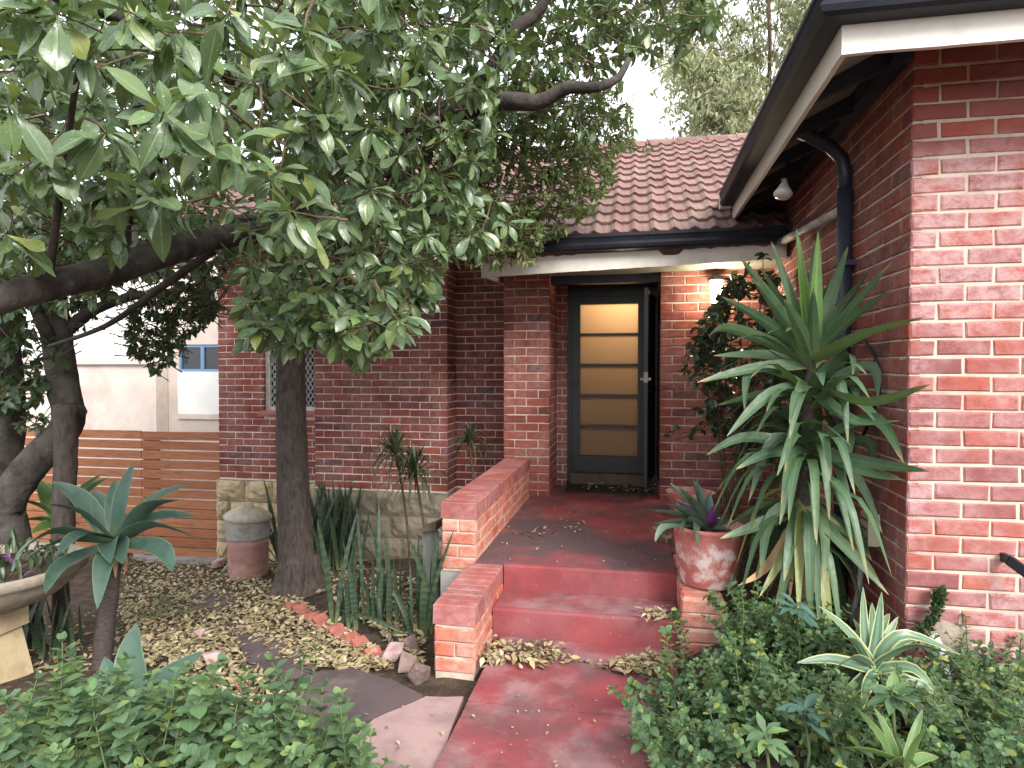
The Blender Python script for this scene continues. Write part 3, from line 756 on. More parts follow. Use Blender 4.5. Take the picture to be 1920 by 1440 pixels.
MB().box(0.735, 0.835, 5.972, 6.03, 3.06, 3.155).build("gutter_end", "paint_cream", house)
sof = MB(); s0, s1 = 3.03, 3.24
bw = 0.12
y = 2.97
while y < 6.3:
    sof.hexa([(0.88, y, s0), (WX, y, s1), (WX, y + bw - 0.006, s1), (0.88, y + bw - 0.006, s0), (0.88, y, s0 + .015), (WX, y, s1 + .015), (WX, y + bw - 0.006, s1 + .015), (0.88, y + bw - 0.006, s0 + .015)]); y += bw
x = WX
while x < 4.4:
    sof.hexa([(x, 2.97, s0), (x + bw - 0.006, 2.97, s0), (x + bw - 0.006, WY, s1), (x, WY, s1), (x, 2.97, s0 + .015), (x + bw - 0.006, 2.97, s0 + .015), (x + bw - 0.006, WY, s1 + .015), (x, WY, s1 + .015)]); x += bw
sof.build("soffit", "paint_soffit", house)
for yy in (3.42, 3.98, 4.54, 5.10, 5.66):
    MB().hexa([(0.88, yy, s0 - 0.07), (WX, yy, s1 - 0.11), (WX, yy + 0.05, s1 - 0.11), (0.88, yy + 0.05, s0 - 0.07), (0.88, yy, s0 - .002), (WX, yy, s1 - .002), (WX, yy + 0.05, s1 - .002), (0.88, yy + 0.05, s0 - .002)]).build("rafter", "paint_navy", house)
MB().box(WX - 0.10, WX - 0.008, WY - 0.02, 6.0, s1 - 0.14, s1 - 0.05).build("wall_plate", "paint_navy", house)

# downpipe and its elbow
b = MB(); b.tube([(0.90, 4.06, 3.05), (1.00, 4.09, 3.02), (1.14, 4.15, 2.96), (1.215, 4.18, 2.90), (1.24, 4.19, 2.82), (1.24, 4.19, 2.70)], 0.040, 10)
dp = MB().tube([(1.24, 4.19, 2.72), (1.24, 4.19, 0.15)], 0.042, 12).build("downpipe", "paint_navy", house, smooth=True)
b.build("elbow", "paint_navy", dp, smooth=True)
for z in (2.25, 1.2): MB().box(1.19, 1.296, 4.13, 4.25, z, z + 0.03).build("bracket", "paint_navy", dp)
MB().tube([(1.20, 5.74, 2.70), (1.22, 5.2, 2.66), (1.235, 4.28, 2.60)], 0.032, 10).build("overflow_pipe", "metal_grey", house, smooth=True)

# ---- main eave: fascia, gutter, soffits
fascia_strip((-1.41, 5.83, 0), (1.27, 5.83, 0), (0, 1, 0), 2.485, 2.575, 2.655, 2.70, 0.03, jag=0.03, seg=60, seed=4).build("fascia", "paint_cream", house)
fascia_strip((-1.41, 5.862, 0), (-1.41, 6.9, 0), (1, 0, 0), 2.49, 2.55, 2.70, 2.9, 0.03, seed=5).build("fascia", "paint_cream", house)
fascia_strip((-5.6, 6.80, 0), (-1.42, 6.80, 0), (0, 1, 0), 3.16, 3.16, 3.29, 3.29, 0.03, seed=6).build("fascia", "paint_cream", house)
b = MB().extrude([(p, q * 1.12) for p, q in GP], (-1.52, 5.826, 2.675), (1.24, 5.826, 2.70), (0, -1, 0)); b.build("gutter", "gutter_dark", house, label="dark gutter above the porch")
b = MB().extrude(GP, (-5.7, 6.796, 3.26), (-1.55, 6.796, 3.26), (0, -1, 0)); b.build("gutter", "gutter_dark", house, label="dark gutter behind the tree foliage")
MB().box(-1.378, 1.296, 5.864, 7.2, 2.585, 2.60).build("porch_soffit", "paint_soffit", house)
MB().box(-5.6, -1.42, 6.832, 7.7, 3.25, 3.265).build("eave_soffit", "paint_soffit", house)
MB().box(-0.855, 0.248, 6.56, 6.66, 2.50, 2.582).build("lintel", "paint_navy", house)

# ---- front door with its hall, screen door, threshold
DY = 7.24
door = MB().box(-0.70, -0.605, DY, DY + 0.045, 0.47, 2.44).box(0.035, 0.13, DY, DY + 0.045, 0.47, 2.44).box(-0.605, 0.035, DY, DY + 0.045, 0.47, 0.65).box(-0.605, 0.035, DY, DY + 0.045, 2.36, 2.44).build("front_door", "door_dark", house)
for i in range(5):
    z0 = 0.65 + i * 0.342
    MB().box(-0.605, 0.035, DY + 0.018, DY + 0.028, z0 + 0.006, z0 + 0.336).build("pane", "door_glass", door)
    if i: MB().box(-0.605, 0.035, DY + 0.006, DY + 0.04, z0 - 0.012, z0 + 0.012).build("glazing_bar", "door_dark", door)
MB().tube([(-0.655, DY - 0.05, 1.47), (-0.655, DY + 0.0, 1.47)], 0.028, 12).build("knob", "metal_black", door)
MB().box(-0.745, -0.70, DY - 0.03, DY + 0.08, 0.33, 2.585).box(0.13, 0.25, DY - 0.03, DY + 0.08, 0.33, 2.585).box(-0.70, 0.13, DY - 0.03, DY + 0.08, 2.44, 2.585).build("door_frame", "door_dark", house)
MB().box(-0.70, 0.13, 7.12, DY + 0.08, 0.33, 0.468).build("threshold", "board_brown", house)
MB().box(-0.80, -0.79, 7.33, 9.2, 0.3, 2.8).box(0.30, 0.31, 7.33, 9.2, 0.3, 2.8).box(-0.79, 0.30, 9.19, 9.2, 0.3, 2.8).box(-0.79, 0.30, 7.33, 9.19, 0.3, 0.31).box(-0.79, 0.30, 7.33, 9.19, 2.79, 2.8).build("hallway", "board_brown", house)
hl = bpy.data.lights.new("hall_light", 'POINT'); hl.energy = 15; hl.color = (1.0, 0.70, 0.42); hl.shadow_soft_size = 0.12
hlo = obj("hall_light", hl, house, Matrix.Translation((-0.10, 7.72, 2.60)))
scr = thing("screen_door", "dark security screen door standing open edge-on beside the front door", "screen door", (0.21, 7.14, 0.48))
hinge, free = Vector((0.215, 7.14, 0)), Vector((0.105, 6.32, 0))
for a, b_, z0, z1, w in ((hinge, free, 0.49, 0.53, .03), (hinge, free, 2.36, 2.40, .03), (hinge, free, 1.40, 1.44, .03)):
    MB().bar((a.x, a.y, (z0 + z1) / 2), (b_.x, b_.y, (z0 + z1) / 2), w, z1 - z0).build("rail", "metal_black", scr)
for q in (hinge, free): MB().box(q.x - 0.017, q.x + 0.017, q.y - 0.025, q.y + 0.025, 0.48, 2.41).build("stile", "metal_black", scr)
MB().bar((hinge.x, hinge.y - 0.03, 1.45), (free.x, free.y + 0.03, 1.45), 0.008, 1.83).build("mesh_panel", "screen_mesh", scr)
MB().box(free.x - 0.02, free.x + 0.02, free.y - 0.030, free.y + 0.06, 1.50, 1.60).build("lock_plate", "metal_grey", scr)
for s_ in (-1, 1): MB().tube([(free.x + s_ * 0.017, free.y + 0.02, 1.53), (free.x + s_ * 0.05, free.y + 0.02, 1.53)], 0.014, 10).build("handle", "metal_grey", scr)

# ---- porch floor, steps
porch = thing("porch_steps", "red painted concrete porch floor with two steps down to the path", "steps", (-0.4, 4.2, 0.0))
MB().box(-1.048, 0.262, 4.155, 7.118, -0.5, 0.33).build("floor", "floor_red", porch)
MB().box(0.264, 0.62, 4.66, 6.47, -0.1, 0.326).build("floor_margin", "floor_red", porch)
st = MB()
def nosed(x0, x1, y0, y1, z0, z1):
    r = 0.014; pf = [(0, z0), (0, z1 - r), (0.004, z1 - 0.004), (r, z1), (y1 - y0, z1), (y1 - y0, z0)]
    vs = [(x0, y0 + p, q) for p, q in pf] + [(x1, y0 + p, q) for p, q in pf]; k = len(pf)
    return MB().add(vs, [(i, (i + 1) % k, k + (i + 1) % k, k + i) for i in range(k)] + [tuple(range(k))[::-1], tuple(range(k, 2 * k))])
nosed(-0.848, 0.262, 4.138, 4.154, 0.10, 0.332).build("riser", "riser_red", porch)
nosed(-0.848, 0.262, 3.80, 4.137, -0.2, 0.165).build("step", "riser_red", porch)
nosed(-0.846, 0.260, 3.83, 4.136, 0.10, 0.1665).build("tread", "path_red", porch)

# ---------------------------------------------------------------- garden walls beside the steps
def garden_wall(name, label, x0, x1, y0, y1, zb, zt, base_z, zfront=True):
    t = thing(name, label, "garden wall", ((x0 + x1) / 2, (y0 + y1) / 2, base_z))
    body = MB().box(x0 + 0.008, x1 - 0.008, y0 + 0.008, y1, base_z, zt - 0.014).build("core", "mortar_white", t)
    G = Bricks(t); W = x1 - x0
    n = int((zt - 0.118 - zb) / 0.086 + 0.5)
    z0 = zt - 0.118 - n * 0.086
    G.wall(body, "brick_garden", (x0 + 0.003, y0 + 0.008, 0), (1, 0, 0), (0, -1, 0), W - 0.006, z0, zt - 0.12, starts=(W - 0.006, 0.11), worn=True, proud=0.008)
    G.wall(body, "brick_garden", (x1 - 0.008, y0 + 0.006, 0), (0, 1, 0), (1, 0, 0), y1 - y0 - 0.006, z0, zt - 0.12, starts=(0.11, 0.232), worn=True, proud=0.008)
    G.wall(body, "brick_garden", (x0 + 0.008, y0 + 0.006, 0), (0, 1, 0), (-1, 0, 0), y1 - y0 - 0.006, z0, zt - 0.12, starts=(0.11, 0.232), proud=0.008)
    y = y0                                                 # brick-on-edge coping
    while y < y1 - 0.03:
        e = min(y + 0.076, y1); b = MB(); r = rng; j = lambda: (r.random() - .5) * .005
        xa, xb_, ya, yb, za, zz = x0 - 0.004, x1 + 0.004, y, e, zt - 0.112, zt; cc = 0.007
        lo = [(xa + j(), ya, za), (xb_ + j(), ya, za), (xb_ + j(), yb, za), (xa + j(), yb, za)]
        mi = [(xa + j(), ya, zz - cc), (xb_ + j(), ya, zz - cc), (xb_ + j(), yb, zz - cc), (xa + j(), yb, zz - cc)]
        hi = [(xa + cc, ya + cc * .6, zz + j() * .5), (xb_ - cc, ya + cc * .6, zz + j() * .5), (xb_ - cc, yb - cc * .6, zz + j() * .5), (xa + cc, yb - cc * .6, zz + j() * .5)]
        b.add(lo + mi + hi, [(3, 2, 1, 0), (8, 9, 10, 11)] + [(i, (i + 1) % 4, 4 + (i + 1) % 4, 4 + i) for i in range(4)] + [(4 + i, 4 + (i + 1) % 4, 8 + (i + 1) % 4, 8 + i) for i in range(4)])
        b.build("coping_brick", "brick_coping", t); y = e + 0.009
    G.finish(300)
    return t
garden_wall("porch_parapet", "upper brick parapet running along the porch to the pillar", -1.298, -1.052, 4.20, PY - 0.01, 0.27, 0.72, 0.245)
rough = MB().box(-1.31, -1.06, 4.215, PY, -0.8, 0.245); rough.build("footing", "concrete", bpy.data.objects["porch_parapet"])
garden_wall("step_parapet", "low brick parapet with dark worn coping beside the steps", -1.085, -0.852, 3.36, 4.14, -0.02, 0.335, -0.2)
pl = thing("planter_wall", "rough red brick planter wall carrying the flower pot beside the steps", "garden wall", (0.37, 4.0, 0))
body = MB().box(0.275, 0.50, 3.74, 4.64, -0.2, 0.315).build("core", "mortar", pl)
G = Bricks(pl)
G.wall(body, "brick_garden", (0.268, 3.74, 0), (1, 0, 0), (0, -1, 0), 0.235, -0.10, 0.32, starts=(0.235, 0.235), worn=True, proud=0.012)
G.wall(body, "brick_garden", (0.275, 3.735, 0), (0, 1, 0), (-1, 0, 0), 0.9, -0.10, 0.32, starts=(0.11, 0.232), worn=True, proud=0.008)
for i in range(8): G.put(body, "brick_garden", (0.387, 3.79 + i * 0.112, 0.327), (1, 0, 0), (0, 0, 1), 0.225, 0.10, True, 0.05, up=(0, 1, 0))
G.finish(300)
# ---------------------------------------------------------------- fence, neighbour
fence = thing("slat_fence", "stained timber slat gate and fence between the brick house and neighbour", "fence", (-7.0, 7.62, -0.85))
FY = 7.60
zt = at_y(300, 809, FY).z; pitch_s = 0.131
jx = at_y(265, 850, FY).x
for i in range(13):
    z1 = zt - i * pitch_s
    for (xa, xb) in ((-11.5, jx - 0.004), (jx + 0.004, -5.31)):
        w = (rng.random() - .5) * .012
        MB().hexa([(xa, FY, z1 - .112 + w), (xb, FY, z1 - .112 - w), (xb, FY + .02, z1 - .112 - w), (xa, FY + .02, z1 - .112 + w), (xa, FY, z1 + w), (xb, FY, z1 - w), (xb, FY + .02, z1 - w), (xa, FY + .02, z1 + w)]).build("slat", "fence_timber", fence)
for xa, xb in ((jx + 0.01, jx + 0.24), (-5.42, -5.33), (-8.9, -8.8)):
    MB().box(xa, xb, FY + 0.021, FY + 0.07, -1.0, zt - 0.01).build("post", "fence_timber", fence)

nb = thing("neighbour_house", "pale rendered neighbouring house with a blue framed window behind the fence", "house", (-9.5, 10.6, -1.0))
NY = 10.4
x_p0, x_p1 = at_y(292, 700, NY).x, at_y(303, 700, NY + 0.0).x
zband = at_y(200, 683, NY).z
MB().box(-30, x_p0, NY, NY + 0.3, -1.0, zband).build("wall", "render_wall", nb)
MB().box(-30, x_p0 + 0.03, NY - 0.05, NY + 0.3, zband + 0.004, 4.3).build("upper_wall", "render_white", nb)
MB().box(-30, x_p0 + 0.04, NY - 0.07, NY - 0.052, zband + 0.002, zband + 0.11).build("band", "render_wall", nb)
NY2 = NY + 0.32
MB().box(x_p0 - 0.3, x_p0 - 0.002, NY + 0.302, NY2 + 0.2, -1.0, 4.3).build("return_wall", "render_ochre", nb)
xa, xw = at_y(303, 700, NY2).x, at_y(335, 700, NY2).x
z_w0, z_w1, z_p = at_y(370, 697, NY2).z, at_y(370, 646, NY2).z, at_y(370, 786, NY2).z
MB().box(x_p0, xw, NY2, NY2 + 0.2, -1.0, 4.3).box(xw, 0.5 - 5.0, NY2, NY2 + 0.2, -1.0, z_p).box(xw, -4.5, NY2, NY2 + 0.2, z_w1, 4.3).build("side_wall", "render_wall", nb)
MB().box(xw, -4.5, NY2 - 0.03, NY2 + 0.2, z_p + 0.002, z_w0).build("panel", "render_white", nb)
MB().box(xw + 0.002, -4.5, NY2 - 0.04, NY2 - 0.031, z_p + 0.004, z_p + 0.10).build("panel_edge", "render_wall", nb)
wnb = MB().box(xw, xw + .04, NY2 + .02, NY2 + .08, z_w0, z_w1).box(xw + .04, -4.5, NY2 + .02, NY2 + .08, z_w0, z_w0 + .05).box(xw + .04, -4.5, NY2 + .02, NY2 + .08, z_w1 - .05, z_w1).box(at_y(375, 670, NY2).x, at_y(381, 670, NY2).x, NY2 + .015, NY2 + .08, z_w0 + .05, z_w1 - .05).build("window", "frame_blue", nb)
MB().box(xw + .04, -4.5, NY2 + .05, NY2 + .06, z_w0 + .05, z_w1 - .05).build("pane", "window_glass", wnb)
MB().box(-30, -4.5, NY + 0.1, NY + 6, 4.305, 4.5).build("roof", "render_white", nb)

# ---------------------------------------------------------------- lamps
p = at_y(1343, 545, PY - 0.10)
lamp = thing("porch_lamp", "small lit lantern on the brick wall right of the front door", "lamp", (p.x, PY, p.z))
lz = p.z
MB().lathe([(0.030, -0.155), (0.042, -0.145), (0.052, -0.12)], (p.x, p.y, lz), 8).build("base", "metal_black", lamp)
MB().lathe([(0.044, -0.118), (0.058, 0.095)], (p.x, p.y, lz), 8).build("lamp_glass", "lamp_glass", lamp)
MB().lathe([(0.078, 0.097), (0.070, 0.112), (0.035, 0.150), (0.012, 0.165), (0.010, 0.185)], (p.x, p.y, lz), 8).build("cap", "metal_black", lamp)
for k in range(8):
    a = 2 * math.pi * k / 8
    MB().bar((p.x + .047 * math.cos(a), p.y + .047 * math.sin(a), lz - .119), (p.x + .062 * math.cos(a), p.y + .062 * math.sin(a), lz + .096), .006, .006, (0.1, 0.2, 0)).build("rib", "metal_black", lamp)
MB().tube([(p.x, PY - 0.002, lz + 0.06), (p.x, PY - 0.04, lz - 0.17), (p.x, p.y, lz - 0.165)], 0.010, 8).build("arm", "metal_black", lamp)
MB().box(p.x - .035, p.x + .035, PY - 0.018, PY - 0.008, lz - .02, lz + .12).build("back_plate", "metal_black", lamp)
ld = bpy.data.lights.new("lantern_light", 'POINT'); ld.energy = 9; ld.color = (1.0, 0.83, 0.60); ld.shadow_soft_size = 0.06
obj("lantern_light", ld, lamp, Matrix.Translation((p.x, p.y - 0.09, lz)))

q = at_d(1470, 350, 4.35)
fl = thing("flood_lamp", "white reflector floodlight bulb hanging under the wing's eave", "lamp", q)
ax = Vector((-0.15, -0.25, -1)).normalized()
def alathe(prof, c, ax, n=16):
    m = MB().lathe(prof, (0, 0, 0), n); R = Vector((0, 0, 1)).rotation_difference(ax).to_matrix()
    m.v = [tuple(Vector(c) + R @ Vector(v)) for v in m.v]; return m
alathe([(0.018, -0.06), (0.020, -0.03), (0.045, 0.02), (0.062, 0.05), (0.062, 0.06), (0.05, 0.075), (0.02, 0.082)], q, ax).build("bulb", "bulb_glass", fl, smooth=True)
alathe([(0.024, -0.12), (0.026, -0.055), (0.021, -0.052)], q, ax).build("socket", "metal_black", fl)
e0 = q - ax * 0.11
MB().tube([e0, e0 + Vector((0.03, 0.02, 0.10)), e0 + Vector((0.10, 0.05, 0.20)), Vector((e0.x + 0.13, e0.y + 0.06, 3.05))], 0.016, 8).build("arm", "metal_black", fl)

# ---------------------------------------------------------------- small garden things
mt = MB(); x0, x1, y0, y1 = -0.72, 0.19, 6.70, 7.10
mt.box(x0, x1, y0, y1, 0.331, 0.345)
for i in range(60):
    yy = y0 + (y1 - y0) * (i + .5) / 60; mt.box(x0 + .03, x1 - .03, yy - .0022, yy + .0022, 0.345, 0.352)
dm = mt.build("doormat", "mat_dark"); tag(dm, "dark coir doormat strewn with leaves at the front door", "doormat")

bn_p = on_ground(466, 1078)
bn = thing("rubbish_bin", "old lidded metal bin with peeling pink paint by the limestone plinth", "bin", bn_p)
k = 0.80
MB().lathe([(0.205, 0.0), (0.21, 0.02), (0.213, 0.05), (0.209, 0.06), (0.216, 0.075), (0.212, 0.09), (0.220, 0.36), (0.224, 0.43)], bn_p, 32).build("body", "bin_lower", bn, smooth=True)
MB().lathe([(0.224, 0.432), (0.230, 0.44), (0.232, 0.46), (0.228, 0.47), (0.236, 0.50), (0.238, 0.66), (0.243, 0.67)], bn_p, 32).build("upper_body", "bin_upper", bn, smooth=True)
R = Matrix.Translation(bn_p + Vector((0, 0, 0.675))) @ Matrix.Rotation(math.radians(5), 4, 'Y')
m = MB().lathe([(0.252, -0.025), (0.258, -0.02), (0.258, 0.0), (0.235, 0.025), (0.15, 0.075), (0.06, 0.10), (0.01, 0.105)], (0, 0, 0), 32); m.v = [tuple(R @ Vector(v)) for v in m.v]
lid = m.build("lid", "bin_lid", bn, smooth=True)
m = MB().tube([(-0.06, 0, 0.09), (-0.05, 0, 0.135), (0.0, 0, 0.15), (0.05, 0, 0.135), (0.06, 0, 0.09)], 0.009, 8); m.v = [tuple(R @ Vector(v)) for v in m.v]; m.build("handle", "bin_lid", lid, smooth=True)
for s_ in (-0.7, 2.4):
    a = -1.57 + s_; c = bn_p + Vector((0.245 * math.cos(a), 0.245 * math.sin(a), 0.47))
    MB().tube([c + Vector((0, 0, .04)), c + Vector((.03 * math.cos(a), .03 * math.sin(a), .0)), c + Vector((0, 0, -.05))], 0.008, 6).build("side_handle", "bin_upper", bn)

pot_p = Vector((0.445, 4.02, 0.333))
pot = thing("flower_pot", "round red clay pot streaked with white bloom on the planter wall", "flower pot", pot_p)
MB().lathe([(0.155, 0.0), (0.160, 0.012), (0.177, 0.08), (0.192, 0.17), (0.202, 0.27), (0.206, 0.33), (0.210, 0.335), (0.210, 0.356), (0.195, 0.356), (0.188, 0.33), (0.18, 0.31)], pot_p, 36).build("pot", "pot_red", pot, smooth=True)
for k_, (z_, r_) in enumerate(((0.09, 0.179), (0.17, 0.1922), (0.25, 0.2003))):
    MB().lathe([(r_ - .003, z_ - .003), (r_ + .0015, z_), (r_ - .003 + .001, z_ + .003)], pot_p, 36).build("band", "pot_red", pot, smooth=True)
MB().lathe([(0.182, 0.305), (0.10, 0.322), (0.01, 0.326)], pot_p, 20).build("soil", "soil", pot)

p2 = Vector((0.98, 5.75, 0.30))
pp = thing("terracotta_pot", "wide low terracotta pot half hidden between yucca and porch wall", "flower pot", (0.72, 5.6, 0.326))
MB().lathe([(0.16, 0.0), (0.18, 0.03), (0.20, 0.17), (0.22, 0.20), (0.20, 0.20), (0.18, 0.17)], (0.50, 5.95, 0.327), 28).build("pot", "pot_red", pp, smooth=True)

bw_c = at_d(-22, 1080, 4.25)
BS = 1.28
bowl = thing("stone_bowl", "wide shallow stone bowl planter on a sandstone pedestal", "planter", (bw_c.x, bw_c.y, ground_h(bw_c.x, bw_c.y)))
MB().lathe([(a_ * BS, b_ * BS) for a_, b_ in [(0.14, -0.16), (0.20, -0.155), (0.32, -0.10), (0.39, -0.035), (0.41, 0.0), (0.435, 0.012), (0.44, 0.05), (0.43, 0.062), (0.40, 0.055), (0.38, 0.02)]], bw_c, 44).build("bowl", "bowl_stone", bowl, smooth=True)
MB().lathe([(a_ * BS, b_ * BS) for a_, b_ in [(0.385, 0.02), (0.25, 0.05), (0.01, 0.07)]], bw_c, 24).build("soil", "soil", bowl)
gz0 = ground_h(bw_c.x, bw_c.y) - 0.05
MB().box(bw_c.x - .15, bw_c.x + .15, bw_c.y - .15, bw_c.y + .15, bw_c.z - .36, bw_c.z - .192).build("cap_block", "pedestal_stone", bowl)
MB().hexa([(bw_c.x - .17, bw_c.y - .17, gz0), (bw_c.x + .17, bw_c.y - .17, gz0), (bw_c.x + .17, bw_c.y + .17, gz0), (bw_c.x - .17, bw_c.y + .17, gz0), (bw_c.x - .12, bw_c.y - .12, bw_c.z - .362), (bw_c.x + .12, bw_c.y - .12, bw_c.z - .362), (bw_c.x + .12, bw_c.y + .12, bw_c.z - .362), (bw_c.x - .12, bw_c.y + .12, bw_c.z - .362)]).build("pedestal", "pedestal_stone", bowl)

# grey board post beside the parapet
bp = at_d(808, 1060, 4.75); gz0 = ground_h(bp.x, bp.y)
bd = thing("board_post", "weathered grey board with a brown cap leaning beside the porch parapet", "post", (bp.x, bp.y, gz0))
tz = at_d(805, 998, 4.75).z
MB().hexa([(bp.x - .055, bp.y, gz0 - .05), (bp.x + .045, bp.y, gz0 - .05), (bp.x + .045, bp.y + .03, gz0 - .05), (bp.x - .055, bp.y + .03, gz0 - .05), (bp.x - .065, bp.y, tz), (bp.x + .05, bp.y, tz + .01), (bp.x + .05, bp.y + .03, tz + .01), (bp.x - .065, bp.y + .03, tz)]).build("board", "board_grey", bd)
MB().hexa([(bp.x - .08, bp.y - .06, tz + .012), (bp.x + .06, bp.y - .06, tz + .03), (bp.x + .06, bp.y + .1, tz + .03), (bp.x - .08, bp.y + .1, tz + .012), (bp.x - .07, bp.y - .06, tz + .03), (bp.x + .06, bp.y - .06, tz + .09), (bp.x + .06, bp.y + .1, tz + .09), (bp.x - .07, bp.y + .1, tz + .03)]).build("cap", "board_brown", bd)

# wing wall fittings
tgp = at_x(1628, 990, WX - 0.05)
tg = thing("meter_box", "small cream box on the wing's side wall behind the yucca", "box", (WX, tgp.y, tgp.z))
MB().box(WX - .07, WX - .012, tgp.y - .06, tgp.y + .06, tgp.z - .085, tgp.z + .085).build("case", "tag_cream", tg)
for z_ in (-.05, 0.0, .05): MB().box(WX - .073, WX - .0705, tgp.y - .05, tgp.y + .05, tgp.z + z_ - .004, tgp.z + z_ + .004).build("louvre", "board_brown", tg)
pts = [at_x(px, py, WX - 0.04) for px, py in ((1600, 625), (1622, 640), (1640, 668), (1650, 700), (1648, 740), (1630, 790), (1612, 830))]
hs = MB().tube(pts, 0.010, 8).build("garden_hose", "hose_black", smooth=True); tag(hs, "black hose loop hung against the wing's side wall", "hose")
pts = [at_x(1615, 1050, WX - .03), at_x(1612, 1100, WX - .03), at_x(1590, 1190, WX - .06)]
o = MB().tube(pts, 0.014, 8).build("wall_pipe", "pvc", smooth=True); tag(o, "thin pale pipe low on the wing's side wall", "pipe")
pa, pb, pc = at_y(1748, 1190, WY - 0.10), at_y(1766, 1225, WY - 0.12), at_y(1778, 1300, WY - 0.14)
o = MB().tube([pa, pa.lerp(pb, .6), pb, pb.lerp(pc, .3), pc, pc - Vector((0, 0, .08))], 0.022, 12).build("bent_pipe", "pvc", smooth=True); tag(o, "pale bent plastic pipe rising from bed at the wing wall", "pipe")
br = thing("wall_bracket", "black flat metal bracket at the photo's edge against the wing wall", "bracket", at_y(1905, 1060, WY))
a, c = at_y(1892, 1050, WY - 0.06), at_y(1960, 1100, WY - 0.16)
MB().bar(a, c, 0.02, 0.045, (0, 0, 1)).build("arm", "metal_black", br)
MB().bar(a + Vector((0, 0.0, 0)), Vector((a.x, WY - 0.004, a.z)), 0.02, 0.04).build("stub", "metal_black", br)

# brick edging along the bed, rocks
ed = thing("brick_edging", "row of tilted red bricks edging the snake plant bed", "edging", on_ground(640, 1170))
line = [(535, 1136), (548, 1143), (580, 1158), (608, 1174), (640, 1196), (668, 1212), (692, 1225), (715, 1238)]
er = random.Random(5)
def chunk(name, mat, parent, pos, size, rot, seed, jitter=0.18):
    r = random.Random(seed); b = MB(); sx, sy, sz = size; vs = []
    for z in (-.5, .5):
        for x, y in ((-.5, -.5), (.5, -.5), (.5, .5), (-.5, .5)):
            vs.append(((x + (r.random() - .5) * jitter) * sx, (y + (r.random() - .5) * jitter) * sy, (z + (r.random() - .5) * jitter) * sz))
    b.hexa(vs)
    me = b.mesh(name, mat)
    import bmesh
    bm = bmesh.new(); bm.from_mesh(me); bmesh.ops.bevel(bm, geom=bm.edges[:], offset=min(size) * 0.16, segments=2, affect='EDGES', profile=0.6); bm.to_mesh(me); bm.free()
    return obj(name, me, parent, Matrix.Translation(pos) @ rot.to_matrix().to_4x4())
from mathutils import Euler
pl_ = [on_ground(px, py) for px, py in line]
acc = []
for i in range(len(pl_) - 1):
    n_ = max(1, round((pl_[i + 1] - pl_[i]).length / 0.085))
    for t in range(n_): acc.append((pl_[i].lerp(pl_[i + 1], t / n_), math.atan2(pl_[i + 1].y - pl_[i].y, pl_[i + 1].x - pl_[i].x)))
for i, (p_, a_) in enumerate(acc):
    if er.random() < 0.12: continue
    chunk("brick", "edging", ed, p_ + Vector((0, er.uniform(-.015, .015), -0.025 - er.uniform(0, .035))), (0.075, 0.105, 0.20), Euler((er.uniform(-.2, .2), er.uniform(.35, .9), a_ + er.uniform(-.3, .3))), i, 0.05)
for i, (px, py, s, m_, lab) in enumerate(((735, 1238, .12, "rock_pink", "pale pink rock at the end of the brick edging"), (762, 1252, .10, "rock", "small brown rock between pink rock and low parapet"), (787, 1275, .11, "rock", "pointed brown rock against the low parapet's foot"),
                                  (398, 1240, .10, "rock_pink", "pale broken brick lying in the litter beside the shrub"), (376, 1196, .09, "rock_pink", "pinkish stone half buried in leaf litter"), (455, 1296, .08, "edging", "red brick fragment showing through the leafy shrub"),
                                  (412, 1062, .13, "rock_pink", "pink stone beside the bin at the plinth corner"), (775, 1222, .10, "rock", "dark rock behind the pointed rock by the parapet"))):
    g = on_ground(px, py); o = chunk("rock", m_, None, g + Vector((0, 0, s * .3)), (s, s * .8, s * .75), Euler((i, i * 2.1, i * 1.3)), 50 + i, 0.5); tag(o, lab, "rock")
g = on_ground(1312, 1425); o = chunk("loose_brick", "edging", None, Vector((g.x - 0.02, g.y, g.z + .03)), (0.11, 0.23, 0.08), Euler((0, 0, 0.1)), 77, 0.06); tag(o, "single red brick edging the path under the leafy groundcover", "brick")
# ---------------------------------------------------------------- plants: leaf templates
def leaf_template(profile, nseg=4, bend=0.25, fold=0.18, wave=0.0, curve=0.0, twist=0.0):
    """leaf along +Y, length 1, width from profile (list of half widths), normal +Z; returns verts, faces, uvs"""
    vs, us, fs = [], [], []
    m = len(profile)
    for i, w in enumerate(profile):
        t = i / (m - 1); z = -bend * t * t
        wz = wave * math.sin(t * 9)
        cx = curve * t * t; tw = twist * t
        vs += [(cx - w, t, z + fold * w + wz - tw * w), (cx, t, z), (cx + w, t, z + fold * w - wz + tw * w)]; us += [(0, t), (.5, t), (1, t)]
    for i in range(m - 1):
        a = i * 3; fs += [(a, a + 1, a + 4, a + 3), (a + 1, a + 2, a + 5, a + 4)]
    return np.array(vs, dtype=np.float32), fs, us
T_OBOV = [leaf_template([.008, .013, .05, .115, .17, .192, .175, .115, .008], bend=b_, fold=f_, wave=w_, curve=c_, twist=t_) for b_, f_, w_, c_, t_ in ((.15, .25, .015, .08, .3), (.40, .45, .025, -.1, -.4), (.05, .15, -.025, .05, .6), (.6, .35, .02, .12, .2), (.3, .7, .02, -.06, 0), (-.12, .3, .03, .1, -.7), (.25, .1, .03, -.14, .5))]
T_OVAL = [leaf_template([.02, .16, .275, .335, .345, .30, .19, .015], bend=b_, fold=f_) for b_, f_ in ((.1, .25), (.3, .15), (.0, .35), (.45, .2))]
T_LANCE = [leaf_template([.01, .12, .15, .09, .005], bend=b_, fold=.25) for b_ in (.1, .35, .0)]
T_SMALL = [leaf_template([.01, .26, .24, .005], bend=b_, fold=.25) for b_ in (.1, .35, .0)]
